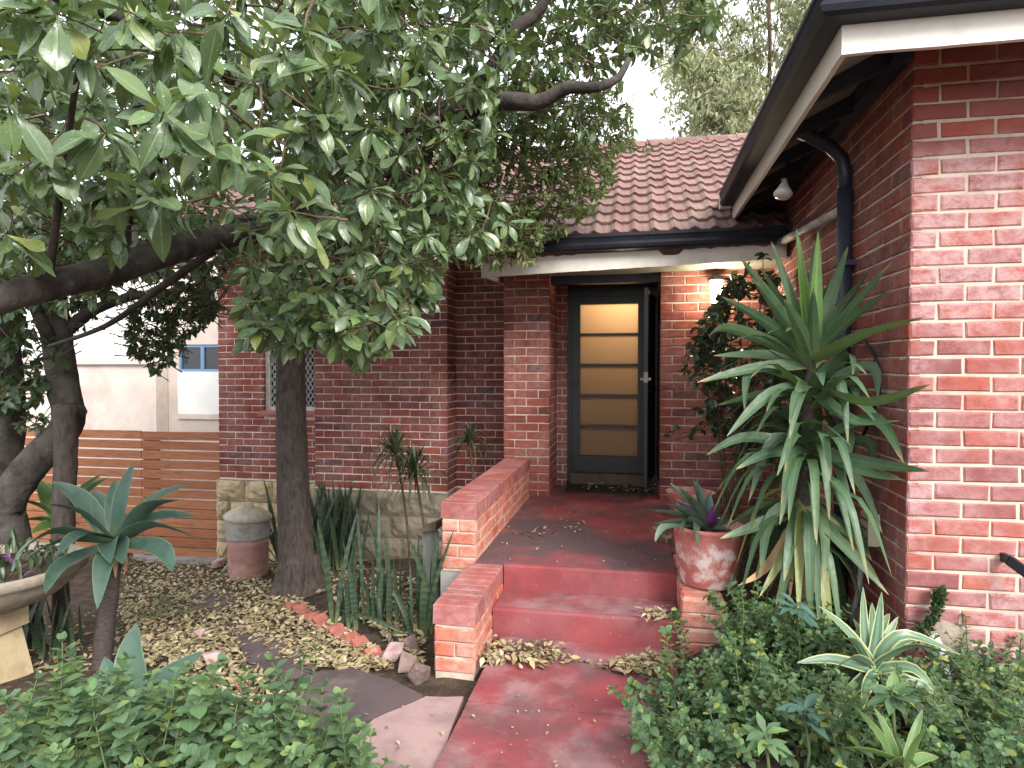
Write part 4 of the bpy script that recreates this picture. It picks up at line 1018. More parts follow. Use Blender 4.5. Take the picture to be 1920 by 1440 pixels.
T_DRY = [leaf_template([.01, .20, .26, .15, .005], bend=b_, fold=f_) for b_, f_ in ((.25, .5), (-.3, .3), (.1, -.5), (.5, .2))]
T_PALM = [leaf_template([.01, .13, .20, .14, .005], bend=b_, fold=.25) for b_ in (.2, .45, .1)]

class Leaves:
    def __init__(s, templ, mat): s.T = templ; s.mat = mat; s.items = []
    def add(s, pos, d, up, L, W=1.0):
        d = Vector(d).normalized(); up = Vector(up); x = d.cross(up)
        if x.length < 1e-4: x = d.orthogonal()
        x.normalize(); z = x.cross(d)
        s.items.append((pos[0], pos[1], pos[2], x[0] * L * W, x[1] * L * W, x[2] * L * W, d[0] * L, d[1] * L, d[2] * L, z[0] * L, z[1] * L, z[2] * L))
    def finish(s, parent, nobj=0, name="leaf", joined="foliage", kind="stuff"):
        if not s.items: return
        A = np.array(s.items, dtype=np.float64)
        ti = nrg.integers(0, len(s.T), len(A))
        v = A[:, :3] + A[:, 6:9] * .5 - np.array(EYEV)
        z = v @ np.array(F_); px = 960 + FPX * (v @ np.array(R_)) / np.maximum(z, .05); py = 720 - FPX * (v @ np.array(U_)) / np.maximum(z, .05)
        size = np.linalg.norm(A[:, 6:9], axis=1) / np.maximum(z, .05); vis = (z > .1) & (px > -20) & (px < 1940) & (py > -20) & (py < 1460)
        size = np.where(vis, size, 0)
        order = np.argsort(-size)
        chosen = order[:nobj]; chosen = chosen[size[chosen] > 0]
        if nobj:
            MS = []
            for (vs, fs, us) in s.T:
                b = MB(); b.add([tuple(map(float, q)) for q in vs], fs, us); MS.append(b.mesh(name, s.mat, True))
            for i in chosen:
                a = A[i]; M = Matrix(((a[3], a[6], a[9], a[0]), (a[4], a[7], a[10], a[1]), (a[5], a[8], a[11], a[2]), (0, 0, 0, 1)))
                obj(name, MS[ti[i]], parent, M)
        rest = np.ones(len(A), bool); rest[chosen] = False
        V, Fc, UVs = [], [], []; o = 0
        for k, (vs, fs, us) in enumerate(s.T):
            B = A[rest & (ti == k)]
            if not len(B): continue
            nv = len(vs)
            W = B[:, None, 0:3] + vs[None, :, 0:1] * B[:, None, 3:6] + vs[None, :, 1:2] * B[:, None, 6:9] + vs[None, :, 2:3] * B[:, None, 9:12]
            V.append(W.reshape(-1, 3)); f = np.array(fs)[None] + (np.arange(len(B)) * nv)[:, None, None] + o
            Fc.append(f.reshape(-1, 4)); UVs.append(np.tile(np.array(us)[np.array(fs)].reshape(-1, 2), (len(B), 1))); o += len(B) * nv
        if not V: return
        V = np.concatenate(V); Fc = np.concatenate(Fc); UVs = np.concatenate(UVs)
        me = bpy.data.meshes.new(joined); me.vertices.add(len(V)); me.vertices.foreach_set("co", V.astype(np.float32).ravel())
        me.loops.add(Fc.size); me.loops.foreach_set("vertex_index", Fc.astype(np.int32).ravel())
        me.polygons.add(len(Fc)); me.polygons.foreach_set("loop_start", (np.arange(len(Fc)) * 4).astype(np.int32))
        ul = me.uv_layers.new(name="UVMap"); ul.data.foreach_set("uv", UVs.astype(np.float32).ravel())
        me.polygons.foreach_set("use_smooth", np.ones(len(Fc), bool))
        me.materials.append(MAT[s.mat]); me.update(calc_edges=True); me.validate()
        return obj(joined, me, parent, kind=kind)

def rvec(r):
    while True:
        v = Vector((r.uniform(-1, 1), r.uniform(-1, 1), r.uniform(-1, 1)))
        if .05 < v.length < 1: return v.normalized()
def inpoly(x, y, P):
    c = False; j = len(P) - 1
    for i in range(len(P)):
        if (P[i][1] > y) != (P[j][1] > y) and x < (P[j][0] - P[i][0]) * (y - P[i][1]) / (P[j][1] - P[i][1]) + P[i][0]: c = not c
        j = i
    return c
def spline(pts, n):
    pts = [Vector(p) for p in pts]; P = [pts[0]] + pts + [pts[-1]]; out = []
    m = len(pts) - 1
    for i in range(n + 1):
        t = i / n * m; k = min(int(t), m - 1); u = t - k; a, b, c, d = P[k], P[k + 1], P[k + 2], P[k + 3]
        out.append(0.5 * ((2 * b) + (c - a) * u + (2 * a - 5 * b + 4 * c - d) * u * u + (3 * b - a - 3 * c + d) * u ** 3))
    return out

# ---------------------------------------------------------------- the big broad-leaved tree
tr = random.Random(21)
tb = on_ground(562, 1108)
tree = thing("broadleaf_tree", "tall straight grey-brown trunk with big spotted oval leaves spreading over the garden", "tree", tb)
td = (tb - EYEV).dot(F_)
top = at_d(545, 470, td + 0.1); 
tp = [tb + Vector((0.02, 0, -0.1)), tb + Vector((0, 0, 0.03)), at_d(556, 1040, td), at_d(549, 900, td), at_d(546, 760, td), at_d(545, 600, td + .05), top, at_d(560, 330, td + .1), at_d(600, 180, td), at_d(640, 20, td - .2), at_d(660, -200, td - .4)]
tp = spline(tp, 34)
rad = []
for i, p_ in enumerate(tp):
    h = p_.z - tb.z; rad.append(0.165 * (1 + 0.55 * math.exp(-max(h, 0) / 0.16)) * (1 - 0.085 * max(0, h)) if h < 3 else max(.05, 0.165 * (1 - .085 * 3) * (1 - (h - 3) * .14)))
b = MB().tube(tp, rad, 18, wob=0.06, seed=4)
# root buttresses
for a in (0.2, 1.3, 2.6, 3.9, 5.1):
    e = tb + Vector((math.cos(a) * .30, math.sin(a) * .30, -0.06)); s0 = tb + Vector((math.cos(a) * .11, math.sin(a) * .11, .34))
    b.tube(spline([s0, tb + Vector((math.cos(a) * .18, math.sin(a) * .18, .10)), e], 6), [.07, .075, .075, .07, .06, .045, .02], 8, wob=.1, seed=int(a * 10))
trunk = b.build("trunk", "bark", tree, smooth=True)
def branch(parent, pix, r0, r1, mat="bark_dark", name="branch", n=22, seed=0, wob=.12):
    pts = spline([at_d(*q) for q in pix], n); rr = [r0 + (r1 - r0) * i / n for i in range(n + 1)]
    return MB().tube(pts, rr, 10, wob=wob, seed=seed).build(name, mat, parent, smooth=True)
branch(tree, [(548, 460, td + .08), (470, 440, 5.0), (380, 452, 3.9), (230, 500, 3.2), (90, 535, 2.8), (-60, 580, 2.5), (-260, 640, 2.2)], .09, .052, seed=1)
branch(tree, [(400, 470, 4.2), (300, 540, 4.2), (200, 610, 4.3), (90, 650, 4.4)], .03, .012, seed=2)
branch(tree, [(552, 400, td + .1), (660, 300, 5.4), (760, 255, 5.0), (850, 215, 4.5), (940, 190, 4.2), (1010, 192, 4.1), (1060, 165, 4.05), (1105, 165, 4.0), (1155, 150, 4.0), (1180, 110, 4.0)], .09, .018, seed=3)
branch(tree, [(760, 255, 5.0), (860, 190, 4.5), (930, 120, 4.2), (960, 60, 4.2), (1010, 20, 4.2), (1050, -60, 4.2)], .075, .028, seed=4)
branch(tree, [(600, 200, td), (480, 170, 5.0), (400, 130, 3.8), (300, 60, 3.0), (180, 20, 2.5), (60, -20, 2.2)], .05, .014, seed=5)
branch(tree, [(620, 120, td - .1), (700, 60, 4.6), (740, 10, 3.8), (760, -60, 3.0), (700, -160, 2.3)], .05, .014, seed=6)
branch(tree, [(230, 500, 3.2), (250, 400, 2.9), (300, 300, 2.5), (320, 220, 2.2)], .018, .008, seed=7)
branch(tree, [(90, 535, 2.8), (110, 380, 2.6), (130, 240, 2.3), (150, 110, 2.0)], .018, .008, seed=8)
branch(tree, [(560, 330, td + .1), (620, 420, 5.0), (650, 470, 4.0), (640, 520, 3.4), (640, 570, 3.1)], .04, .012, seed=9)
branch(tree, [(650, 300, 5.4), (760, 340, 5.0), (850, 380, 4.8), (930, 420, 4.7)], .04, .012, seed=10)

TL = Leaves(T_OBOV, "leaf_tree"); TWG = MB()
def whorl(W, axis, n, L, spread=(0.75, 1.45), droop=0.35, twig=0.25, LS=TL, TM=TWG, r=tr, wid=1.0):
    axis = Vector(axis).normalized(); x = axis.orthogonal().normalized(); y = axis.cross(x); a0 = r.random() * 6.28
    for k in range(n):
        a = a0 + k * 2.399 + r.uniform(-.3, .3); ph = r.uniform(*spread)
        rad_ = x * math.cos(a) + y * math.sin(a)
        d = axis * math.cos(ph) + rad_ * math.sin(ph) + Vector((0, 0, -droop * r.uniform(.3, 1.3)))
        st_ = Vector(W) - axis * (0.05 * k / n * L / .13)
        upv = Vector((0, 0, 1)) * .8 + axis * .5 + rvec(r) * .35
        LS.add(st_, d, upv, L * r.uniform(.5, 1.15), wid * r.uniform(.85, 1.15))
    if twig:
        e = Vector(W) - axis * twig + rvec(r) * twig * .25
        TM.tube([Vector(W), Vector(W).lerp(e, .5) + rvec(r) * twig * .06, e], [.0025, .004, .006], 4, cap=False)
def out_axis(W, r, down=.1):
    c = Vector((tb.x * .8, tb.y * .75, 3.2)); d = (Vector(W) - c); d.z *= .4
    return d.normalized() * .7 + rvec(r) * .6 + Vector((0, 0, -down))
# near clusters that the photo shows one by one: pixel, depth, leaves, leaf length
for px, py, de, n_, L in ((150, 95, 2.0, 8, .16), (307, 210, 1.75, 11, .16), (200, 250, 1.95, 8, .15), (280, 375, 1.85, 7, .15), (535, 107, 2.0, 7, .14), (630, 130, 2.05, 8, .15), (537, 395, 2.1, 9, .15),
                          (512, 340, 2.15, 8, .15), (695, 355, 2.6, 9, .14), (440, 275, 2.0, 8, .14), (400, 285, 1.95, 6, .15), (570, 65, 2.0, 8, .15), (360, 160, 1.9, 9, .16), (15, 200, 1.8, 8, .16), (107, 25, 1.9, 9, .16),
                          (425, 30, 2.1, 8, .15), (240, 20, 2.0, 8, .16), (60, 110, 2.1, 8, .15), (30, 20, 1.9, 8, .16), (310, 60, 2.1, 8, .16), (700, 60, 2.5, 8, .15), (755, 165, 2.7, 8, .15), (800, 80, 2.9, 8, .14),
                          (610, 215, 2.4, 8, .14), (700, 240, 2.7, 8, .14), (80, 300, 2.2, 8, .15), (20, 330, 2.3, 8, .15), (130, 330, 2.4, 8, .14), (640, 400, 2.6, 9, .14), (720, 430, 2.8, 9, .13), (760, 400, 3.0, 9, .13),
                          (800, 440, 3.0, 9, .13), (590, 440, 2.5, 8, .14), (670, 470, 2.8, 8, .13), (840, 470, 3.1, 9, .13), (530, 450, 2.5, 6, .14), (770, 500, 3.1, 7, .13), (860, 400, 3.3, 9, .13), (900, 440, 3.4, 9, .12), (930, 380, 3.6, 9, .12)):
    W = at_d(px, py, de); whorl(W, out_axis(W, tr, .3) + Vector((0, -.4, 0)), n_ + 2, L)
for px, py, de, n_, L in ((540, 590, 2.9, 10, .15), (500, 610, 2.9, 9, .15), (600, 600, 2.95, 10, .15), (640, 620, 2.9, 10, .15), (690, 600, 3.0, 10, .15), (740, 590, 3.1, 9, .13), (660, 550, 3.1, 10, .14), (600, 545, 3.1, 9, .14), (550, 540, 3.2, 9, .14),
                          (710, 540, 3.2, 9, .13), (770, 560, 3.3, 8, .12), (500, 560, 3.2, 8, .14), (640, 500, 3.3, 9, .13), (580, 490, 3.3, 8, .13), (720, 490, 3.3, 8, .13), (480, 510, 3.4, 7, .13)):
    W = at_d(px, py, de); whorl(W, Vector((tr.uniform(-.6, .6), -.7, tr.uniform(-.6, .1))), n_, L, droop=.5)
# the crown's volume
BOT = [(450, 500), (830, 500), (810, 570), (790, 600), (740, 640), (690, 670), (600, 650), (520, 655), (470, 640), (450, 590)]
def fill(poly, n, d0, d1, L0, L1, nl=(6, 9), down=.25, droop=.4, LS=TL, twig=.22, wid=1.0, r=tr):
    xs_ = [p[0] for p in poly]; ys_ = [p[1] for p in poly]; k = 0
    while k < n:
        px, py = r.uniform(min(xs_), max(xs_)), r.uniform(min(ys_), max(ys_))
        if not inpoly(px, py, poly): continue
        de = d0 + (d1 - d0) * r.random(); W = at_d(px, py, de)
        whorl(W, out_axis(W, r, down), r.randint(*nl), r.uniform(L0, L1), droop=droop, LS=LS, twig=twig, wid=wid, r=r); k += 1
fill([(-160, -160), (720, -160), (700, 60), (640, 260), (560, 420), (470, 440), (380, 420), (260, 430), (120, 470), (-160, 480)], 560, 2.3, 4.6, .12, .16)
fill([(-160, -160), (1000, -160), (940, 240), (900, 460), (560, 470), (380, 430), (-160, 480)], 520, 4.6, 6.6, .13, .17)
fill([(600, -160), (1000, -160), (960, 120), (930, 220), (900, 330), (960, 420), (900, 470), (800, 480), (680, 470), (560, 450), (600, 250)], 560, 3.0, 5.4, .11, .14)
fill([(940, -120), (1340, -120), (1345, 15), (1330, 60), (1270, 90), (1220, 100), (1160, 120), (1120, 150), (1050, 170), (980, 190), (930, 240)], 420, 4.25, 6.0, .10, .13)
fill([(1240, 20), (1350, 0), (1345, 80), (1280, 130), (1240, 110)], 10, 4.0, 4.8, .12, .13)
fill([(700, 240), (960, 190), (1130, 160), (1160, 220), (1080, 260), (960, 260), (880, 330), (940, 430), (780, 470), (660, 440)], 380, 4.6, 6.2, .09, .12)
fill([(560, 420), (850, 440), (830, 520), (760, 560), (560, 560), (460, 520), (440, 470)], 130, 3.4, 5.4, .11, .13)
fill([(-120, 420), (420, 440), (380, 500), (250, 560), (-100, 600)], 70, 3.6, 5.2, .10, .13)
fill(BOT, 85, 2.8, 3.9, .11, .15, droop=.6, down=.4)
for k in range(420):            # unseen part of the crown, above and beside the viewer, added for its shade
    W = Vector((tr.uniform(-6.2, -0.2), tr.uniform(0.2, 7.0), tr.uniform(4.3, 6.2)))
    whorl(W, out_axis(W, tr, .1), tr.randint(6, 9), tr.uniform(.16, .22), twig=.3)
TL.finish(tree, 300)
FL = Leaves(T_LANCE, "leaf_fine")
fill([(880, 250), (960, 240), (1060, 235), (1140, 300), (1150, 350), (1110, 400), (1060, 430), (1010, 470), (930, 470), (870, 420), (860, 330)], 620, 5.0, 5.65, .055, .085, nl=(7, 11), LS=FL, twig=.12, wid=1.25, droop=.25)
fill([(960, 150), (1160, 160), (1200, 220), (1180, 290), (1130, 330), (1060, 250), (960, 250)], 260, 5.4, 6.6, .055, .08, nl=(6, 9), LS=FL, twig=.14, wid=1.1)
fill([(1160, 240), (1240, 270), (1200, 290), (1130, 300)], 12, 5.4, 6.0, .05, .07, nl=(5, 8), LS=FL, twig=.1)
fill([(820, 440), (1010, 460), (1010, 492), (960, 500), (880, 500)], 60, 4.9, 5.5, .05, .08, nl=(6, 9), LS=FL, twig=.1)
FL.finish(tree, 0, joined="fine_foliage")
TWG.build("twigs", "twig", tree, kind="stuff")

# ---------------------------------------------------------------- left tree with the leaning limb
lt = random.Random(5)
lb = on_ground(30, 1052); ld_ = (lb - EYEV).dot(F_)
lb = at_d(25, 1040, 4.95); lb.z = ground_h(lb.x, lb.y)
left = thing("gnarled_tree", "gnarled dark tree with a thick leaning limb behind the stone bowl", "tree", lb)
dl = 4.95
pts = spline([lb + Vector((0, 0, -.1)), at_d(18, 1000, dl), at_d(15, 950, dl), at_d(45, 890, dl), at_d(95, 835, dl), at_d(128, 790, dl + .1), at_d(118, 720, dl + .2), at_d(108, 640, dl + .3), at_d(95, 500, dl + .4), at_d(80, 320, dl + .4), at_d(60, 100, dl + .5), at_d(40, -150, dl + .5)], 44)
rr = [.21, .19, .17, .15, .14] + [.118] * 12 + [.112] * 12 + [.108 - .005 * i for i in range(16)]
MB().tube(pts, rr[:45], 14, wob=.14, seed=8).build("trunk", "bark_dark", left, smooth=True)
MB().tube(spline([at_d(116, 1085, 4.9), at_d(118, 1000, 4.9), at_d(122, 900, 4.9), at_d(124, 820, 4.85), at_d(122, 760, 4.8)], 14), .078, 12, wob=.08, seed=3).build("second_stem", "bark", left, smooth=True)
MB().lathe([(0.02, -.06), (.06, -.04), (.075, 0), (.06, .04), (.02, .06)], at_d(143, 772, dl + .02), 10).build("burl", "bark_dark", left, smooth=True)
MB().tube(spline([at_d(-30, 960, 5.6), at_d(8, 860, 5.6), at_d(14, 760, 5.6), at_d(5, 640, 5.6), at_d(-20, 420, 5.6)], 16), .13, 12, wob=.1, seed=5).build("rear_stem", "bark_dark", left, smooth=True)
branch(left, [(108, 640, dl + .3), (160, 590, dl + .4), (250, 555, 5.2), (330, 545, 5.6), (400, 520, 6.0)], .06, .012, seed=14)
branch(left, [(112, 680, dl + .3), (60, 560, 5.0), (20, 470, 5.2), (-40, 380, 5.2)], .06, .015, seed=15)
DL = Leaves(T_OVAL, "leaf_dark"); DT = MB()
def dfill(poly, n, d0, d1, L0, L1, nl=(5, 8)):
    xs_ = [p[0] for p in poly]; ys_ = [p[1] for p in poly]; k = 0
    while k < n:
        px, py = lt.uniform(min(xs_), max(xs_)), lt.uniform(min(ys_), max(ys_))
        if not inpoly(px, py, poly): continue
        W = at_d(px, py, lt.uniform(d0, d1))
        whorl(W, rvec(lt) + Vector((.1, -.2, -.4)), lt.randint(*nl), lt.uniform(L0, L1), droop=.5, LS=DL, TM=DT, r=lt, twig=.18, wid=.75); k += 1
dfill([(-60, 380), (180, 400), (260, 470), (200, 560), (130, 640), (90, 720), (50, 780), (-60, 800)], 420, 4.9, 6.4, .08, .12)
dfill([(100, 400), (440, 430), (430, 520), (410, 600), (340, 560), (300, 520), (230, 520), (150, 560)], 300, 5.0, 6.8, .08, .12)
dfill([(240, 540), (400, 540), (410, 590), (340, 640), (330, 670), (290, 705), (265, 680), (235, 640), (240, 590)], 230, 5.0, 5.8, .05, .075, nl=(6, 9))
dfill([(30, 760), (80, 780), (110, 800), (60, 830), (30, 800)], 8, 4.8, 5.2, .05, .08, nl=(4, 6))
DL.finish(left, 60); DT.build("twigs", "twig", left, kind="stuff")

# ---------------------------------------------------------------- distant gum trees behind the roof
for gi, (px, dist, zc, lab, n_) in enumerate(((1420, 22.0, 12.0, "tall pale gum tree beyond the roof, nearer the wing gutter", 1150), (1310, 27.0, 11.0, "slender pale gum tree beyond the roof ridge, farther from the wing", 0))):
    if not n_: continue
    gr = random.Random(40 + gi); base = at_d(px, 700, dist); base.z = -0.8
    g = thing("gum_tree", lab, "tree", base)
    MB().tube(spline([base, base + Vector((.2, 0, 4)), base + Vector((-.2, .1, 8)), base + Vector((.3, 0, 12)), base + Vector((.2, .2, 17))], 16), [.16 - .007 * i for i in range(17)], 10, wob=.1, seed=1).build("trunk", "twig", g, smooth=True)
    GL = Leaves(T_LANCE, "leaf_gum"); GT = MB()
    blobs = []
    for k in range(64):
        bx, by = gr.uniform(1270, 1540), gr.uniform(-120, 290)
        if bx < 1330 and not (150 < by < 250 or by < 30) and gr.random() < .6: continue
        if bx > 1560 - (by * .9 if by > 0 else 0) + 60: continue
        blobs.append(at_d(bx, by, dist + gr.uniform(-2.5, 2.5)))
    for c in blobs:
        root = base + Vector((gr.uniform(-.3, .3), 0, max(4, c.z + .8 - (c - base).length * .35)))
        GT.tube(spline([root, root.lerp(c, .5) + rvec(gr) * .4, c], 6), [.03, .028, .025, .022, .018, .014, .01], 5, cap=False)
        for j in range(44):
            W = c + rvec(gr) * gr.uniform(.1, 1.15); W.z += .1
            GT.tube([W, W.lerp(c, .6)], [.006, .012], 3, cap=False)
            for l in range(gr.randint(6, 10)):
                GL.add(W + rvec(gr) * .16, Vector((gr.uniform(-.7, .7), gr.uniform(-.7, .7), -gr.uniform(.1, 1))), rvec(gr), gr.uniform(.17, .28), gr.uniform(.9, 1.3))
    GL.finish(g, 0); GT.build("branches", "twig", g, kind="stuff")
# ---------------------------------------------------------------- strap-leaved plants, leaf by leaf
def prof_agave(t): return (0.55 + 1.2 * t) if t < .38 else max(0.02, (1 - ((t - .38) / .62) ** 1.55))
def prof_yucca(t): return min(1.0, .55 + 2.2 * t) * max(.03, (1 - t ** 2.4))
def prof_sans(t): return min(1.0, .5 + 1.4 * t) * max(.03, (1 - t ** 4))
def prof_strap(t): return min(1.0, .35 + 2 * t) * max(.03, (1 - t ** 3))
def strap(parent, mat, base, mid, tip, width, prof, fold=.3, n=9, name="leaf", twist=0.0, side=None):
    base, tip = Vector(base), Vector(tip); mid = Vector(mid)
    pts = spline([base, mid, tip], n)
    d = tip - base
    if side is None:
        # broad face towards the sky and outwards
        h = Vector((d.x, d.y, 0))
        if h.length < .05 * d.length: h = Vector((rng.uniform(-1, 1), -1.5, 0))
        side = h.cross(Vector((0, 0, 1))).normalized()
        if twist: side = Matrix.Rotation(twist, 3, d.normalized()) @ side
    b = MB().blade(pts, width, side, prof, fold)
    return b.build(name, mat, parent, smooth=True)

def hand_plant(parent, mat, center, leaves, cd, width, prof, r, sag=.10, fold=.3, face=0.5):
    """leaves: (tip px, tip py, depth offset[, via px, via py]) drawn from the photograph"""
    for L in leaves:
        tx, ty, do = L[0], L[1], L[2]
        tip = at_d(tx, ty, cd + do); c = Vector(center) + Vector((r.uniform(-.015, .015), r.uniform(-.015, .015), r.uniform(-.02, .02)))
        if len(L) >= 5 and L[3]: mid = at_d(L[3], L[4], cd + do * .5)
        else:
            mid = c.lerp(tip, .5) + Vector((0, 0, sag * (tip - c).length))
        w = L[5] if len(L) > 5 else width
        m_ = L[6] if len(L) > 6 else mat
        d = (tip - c).normalized(); s0 = d.cross(Vector((0, 0, 1)))
        if s0.length < .3: s0 = Vector((1, 0, 0)) * .3 + s0
        view = d.cross(F_)            # shows its broad face to the viewer's side
        side = (s0.normalized() * (1 - face) + (view.normalized() if view.dot(s0) > 0 else -view.normalized()) * face)
        strap(parent, m_, c, mid, tip, w * r.uniform(.9, 1.08), prof, fold, side=side)

pr_ = random.Random(9)
# foxtail agave on its stem
ab = on_ground(190, 1252); ad = (ab - EYEV).dot(F_)
ag = thing("foxtail_agave", "blue-green agave rosette on a bare curved stem beside the stone bowl", "agave", ab)
ac = at_d(217, 1018, ad)
MB().tube(spline([ab + Vector((0, 0, -.06)), at_d(195, 1190, ad), at_d(206, 1110, ad), at_d(214, 1050, ad), at_d(217, 1020, ad)], 12), [.062, .06, .058, .056, .055, .055, .054, .052, .05, .048, .046, .045, .04], 12, wob=.12, seed=2).build("stem", "agave_stem", ag, smooth=True)
hand_plant(ag, "leaf_agave", ac, [(252, 868, .05), (356, 909, .1), (335, 938, -.25), (367, 967, .05), (362, 1005, -.2), (324, 1072, -.25, 300, 1030), (183, 1142, -.35, 196, 1060), (85, 1113, -.55, 118, 1060), (29, 1043, -.55, 100, 1000), (50, 1046, -.6, 120, 1016),
                                  (108, 1040, -.55, 150, 1004), (93, 946, -.1), (99, 903, .15), (175, 920, .2), (216, 900, .25), (208, 1056, -.3, 205, 1020), (268, 960, .35), (140, 960, .35), (300, 985, .3), (230, 1058, -.25, 226, 1026)], ad, .135, prof_agave, pr_, sag=.13, fold=.35, face=.35)
for k in range(7):
    a = k * .9; strap(ag, "leaf_dead", ac + Vector((0, 0, -.03)), ac + Vector((.07 * math.cos(a), .07 * math.sin(a), -.09)), ac + Vector((.06 * math.cos(a), .06 * math.sin(a), -.22)), .04, prof_strap, name="dead_leaf")
# its pup in front
gd = 2.75; gc = at_d(262, 1318, gd); g0 = Vector((gc.x, gc.y, ground_h(gc.x, gc.y)))
ap = thing("agave_pup", "young grey-green agave rising out of the leafy shrub", "agave", g0)
MB().tube([g0 + Vector((0, 0, -.05)), gc], [.04, .035], 10).build("stem", "agave_stem", ap)
hand_plant(ap, "leaf_agave", gc, [(256, 1168, .08, 246, 1240, .125), (382, 1222, .05, 318, 1270, .10), (310, 1255, .2), (196, 1232, .1, 215, 1285, .13), (148, 1330, -.2), (225, 1345, -.35), (396, 1286, -.1, 330, 1292, .05, "leaf_agave_lime"), (340, 1330, -.25), (170, 1290, .25)], gd, .11, prof_agave, pr_, sag=.12, fold=.4, face=.6)
# lime-edged agave behind
lc = at_d(112, 985, 5.25); l0 = Vector((lc.x, lc.y, ground_h(lc.x, lc.y)))
al = thing("lime_agave", "bright lime-edged agave behind the leaning limb and the fence", "agave", l0)
MB().tube([l0 + Vector((0, 0, -.05)), lc], [.07, .05], 10).build("stem", "agave_stem", al)
hand_plant(al, "leaf_agave_lime", lc, [(66, 895, .1), (35, 938, -.1), (45, 975, -.2), (58, 1000, -.25), (148, 868, .1), (192, 888, .15), (203, 895, .3), (166, 920, -.1), (150, 985, -.2), (90, 905, .3), (120, 880, .35), (140, 945, -.25)], 5.25, .12, prof_agave, pr_, sag=.1, fold=.4, face=.4)
# plants in the bowl
bp_ = thing("bowl_bromeliad", "dark purple-brown strappy plants growing in the stone bowl", "bromeliad", bw_c + Vector((0, 0, .06)))
for k in range(150):
    a = pr_.uniform(0, 6.28); rr_ = .46 * math.sqrt(pr_.random()); c = bw_c + Vector((rr_ * math.cos(a), rr_ * math.sin(a), .05))
    d = Vector((pr_.uniform(-1, 1), pr_.uniform(-1, 1), pr_.uniform(.2, 1.2))).normalized() * pr_.uniform(.09, .18)
    strap(bp_, "leaf_rhoeo" if pr_.random() < .15 else ("leaf_purple" if pr_.random() < .05 else "leaf_dracaena"), c, c + d * .6 + Vector((0, 0, .03)), c + d, .03, prof_strap)

# variegated agave by the wing
vd = 2.72; vc = at_d(1637, 1262, vd); v0 = Vector((vc.x, vc.y, ground_h(vc.x, vc.y)))
va = thing("variegated_agave", "cream-edged variegated agave in front of the wing corner", "agave", v0)
MB().tube([v0 + Vector((0, 0, -.05)), vc], [.05, .04], 10).build("stem", "agave_stem", va)
hand_plant(va, "leaf_variegated", vc, [(1618, 1100, .1, 1620, 1180, .055), (1653, 1110, .05, 1644, 1190, .062), (1684, 1156, .1, 1660, 1200), (1535, 1136, .05, 1590, 1185), (1572, 1200, -.1, 1605, 1205, .04), (1802, 1228, -.02, 1690, 1190, .06), (1795, 1232, -.2, 1712, 1214, .06),
                                       (1757, 1302, -.15, 1708, 1252, .05), (1838, 1336, -.1, 1740, 1290, .05), (1615, 1332, -.3, 1622, 1290, .06), (1555, 1370, -.2, 1590, 1302, .055), (1494, 1243, -.05, 1560, 1236, .05), (1505, 1290, .1, 1560, 1262), (1700, 1360, -.3, 1680, 1300), (1760, 1390, -.25, 1710, 1310),
                                       (1600, 1160, .3), (1668, 1150, .3), (1720, 1200, .3), (1560, 1260, -.25), (1635, 1130, .25)], vd, .05, prof_yucca, pr_, sag=.12, fold=.35, face=.55)
ld2 = 2.1; lc2 = at_d(1690, 1436, ld2); l02 = Vector((lc2.x, lc2.y, ground_h(lc2.x, lc2.y)))
la = thing("lime_aloe", "small lime green pointed succulent below the variegated agave", "aloe", l02)
MB().tube([l02 + Vector((0, 0, -.03)), lc2], [.03, .025], 8).build("stem", "agave_stem", la)
hand_plant(la, "leaf_agave_lime", lc2, [(1576, 1402, -.05, 1630, 1410), (1638, 1326, .05), (1600, 1322, .2, 1650, 1380), (1672, 1370, .15), (1730, 1330, .1), (1738, 1365, -.1), (1720, 1440, -.2), (1640, 1460, -.15), (1760, 1420, .05)], ld2, .036, prof_yucca, pr_, sag=.08, fold=.5, face=.5)

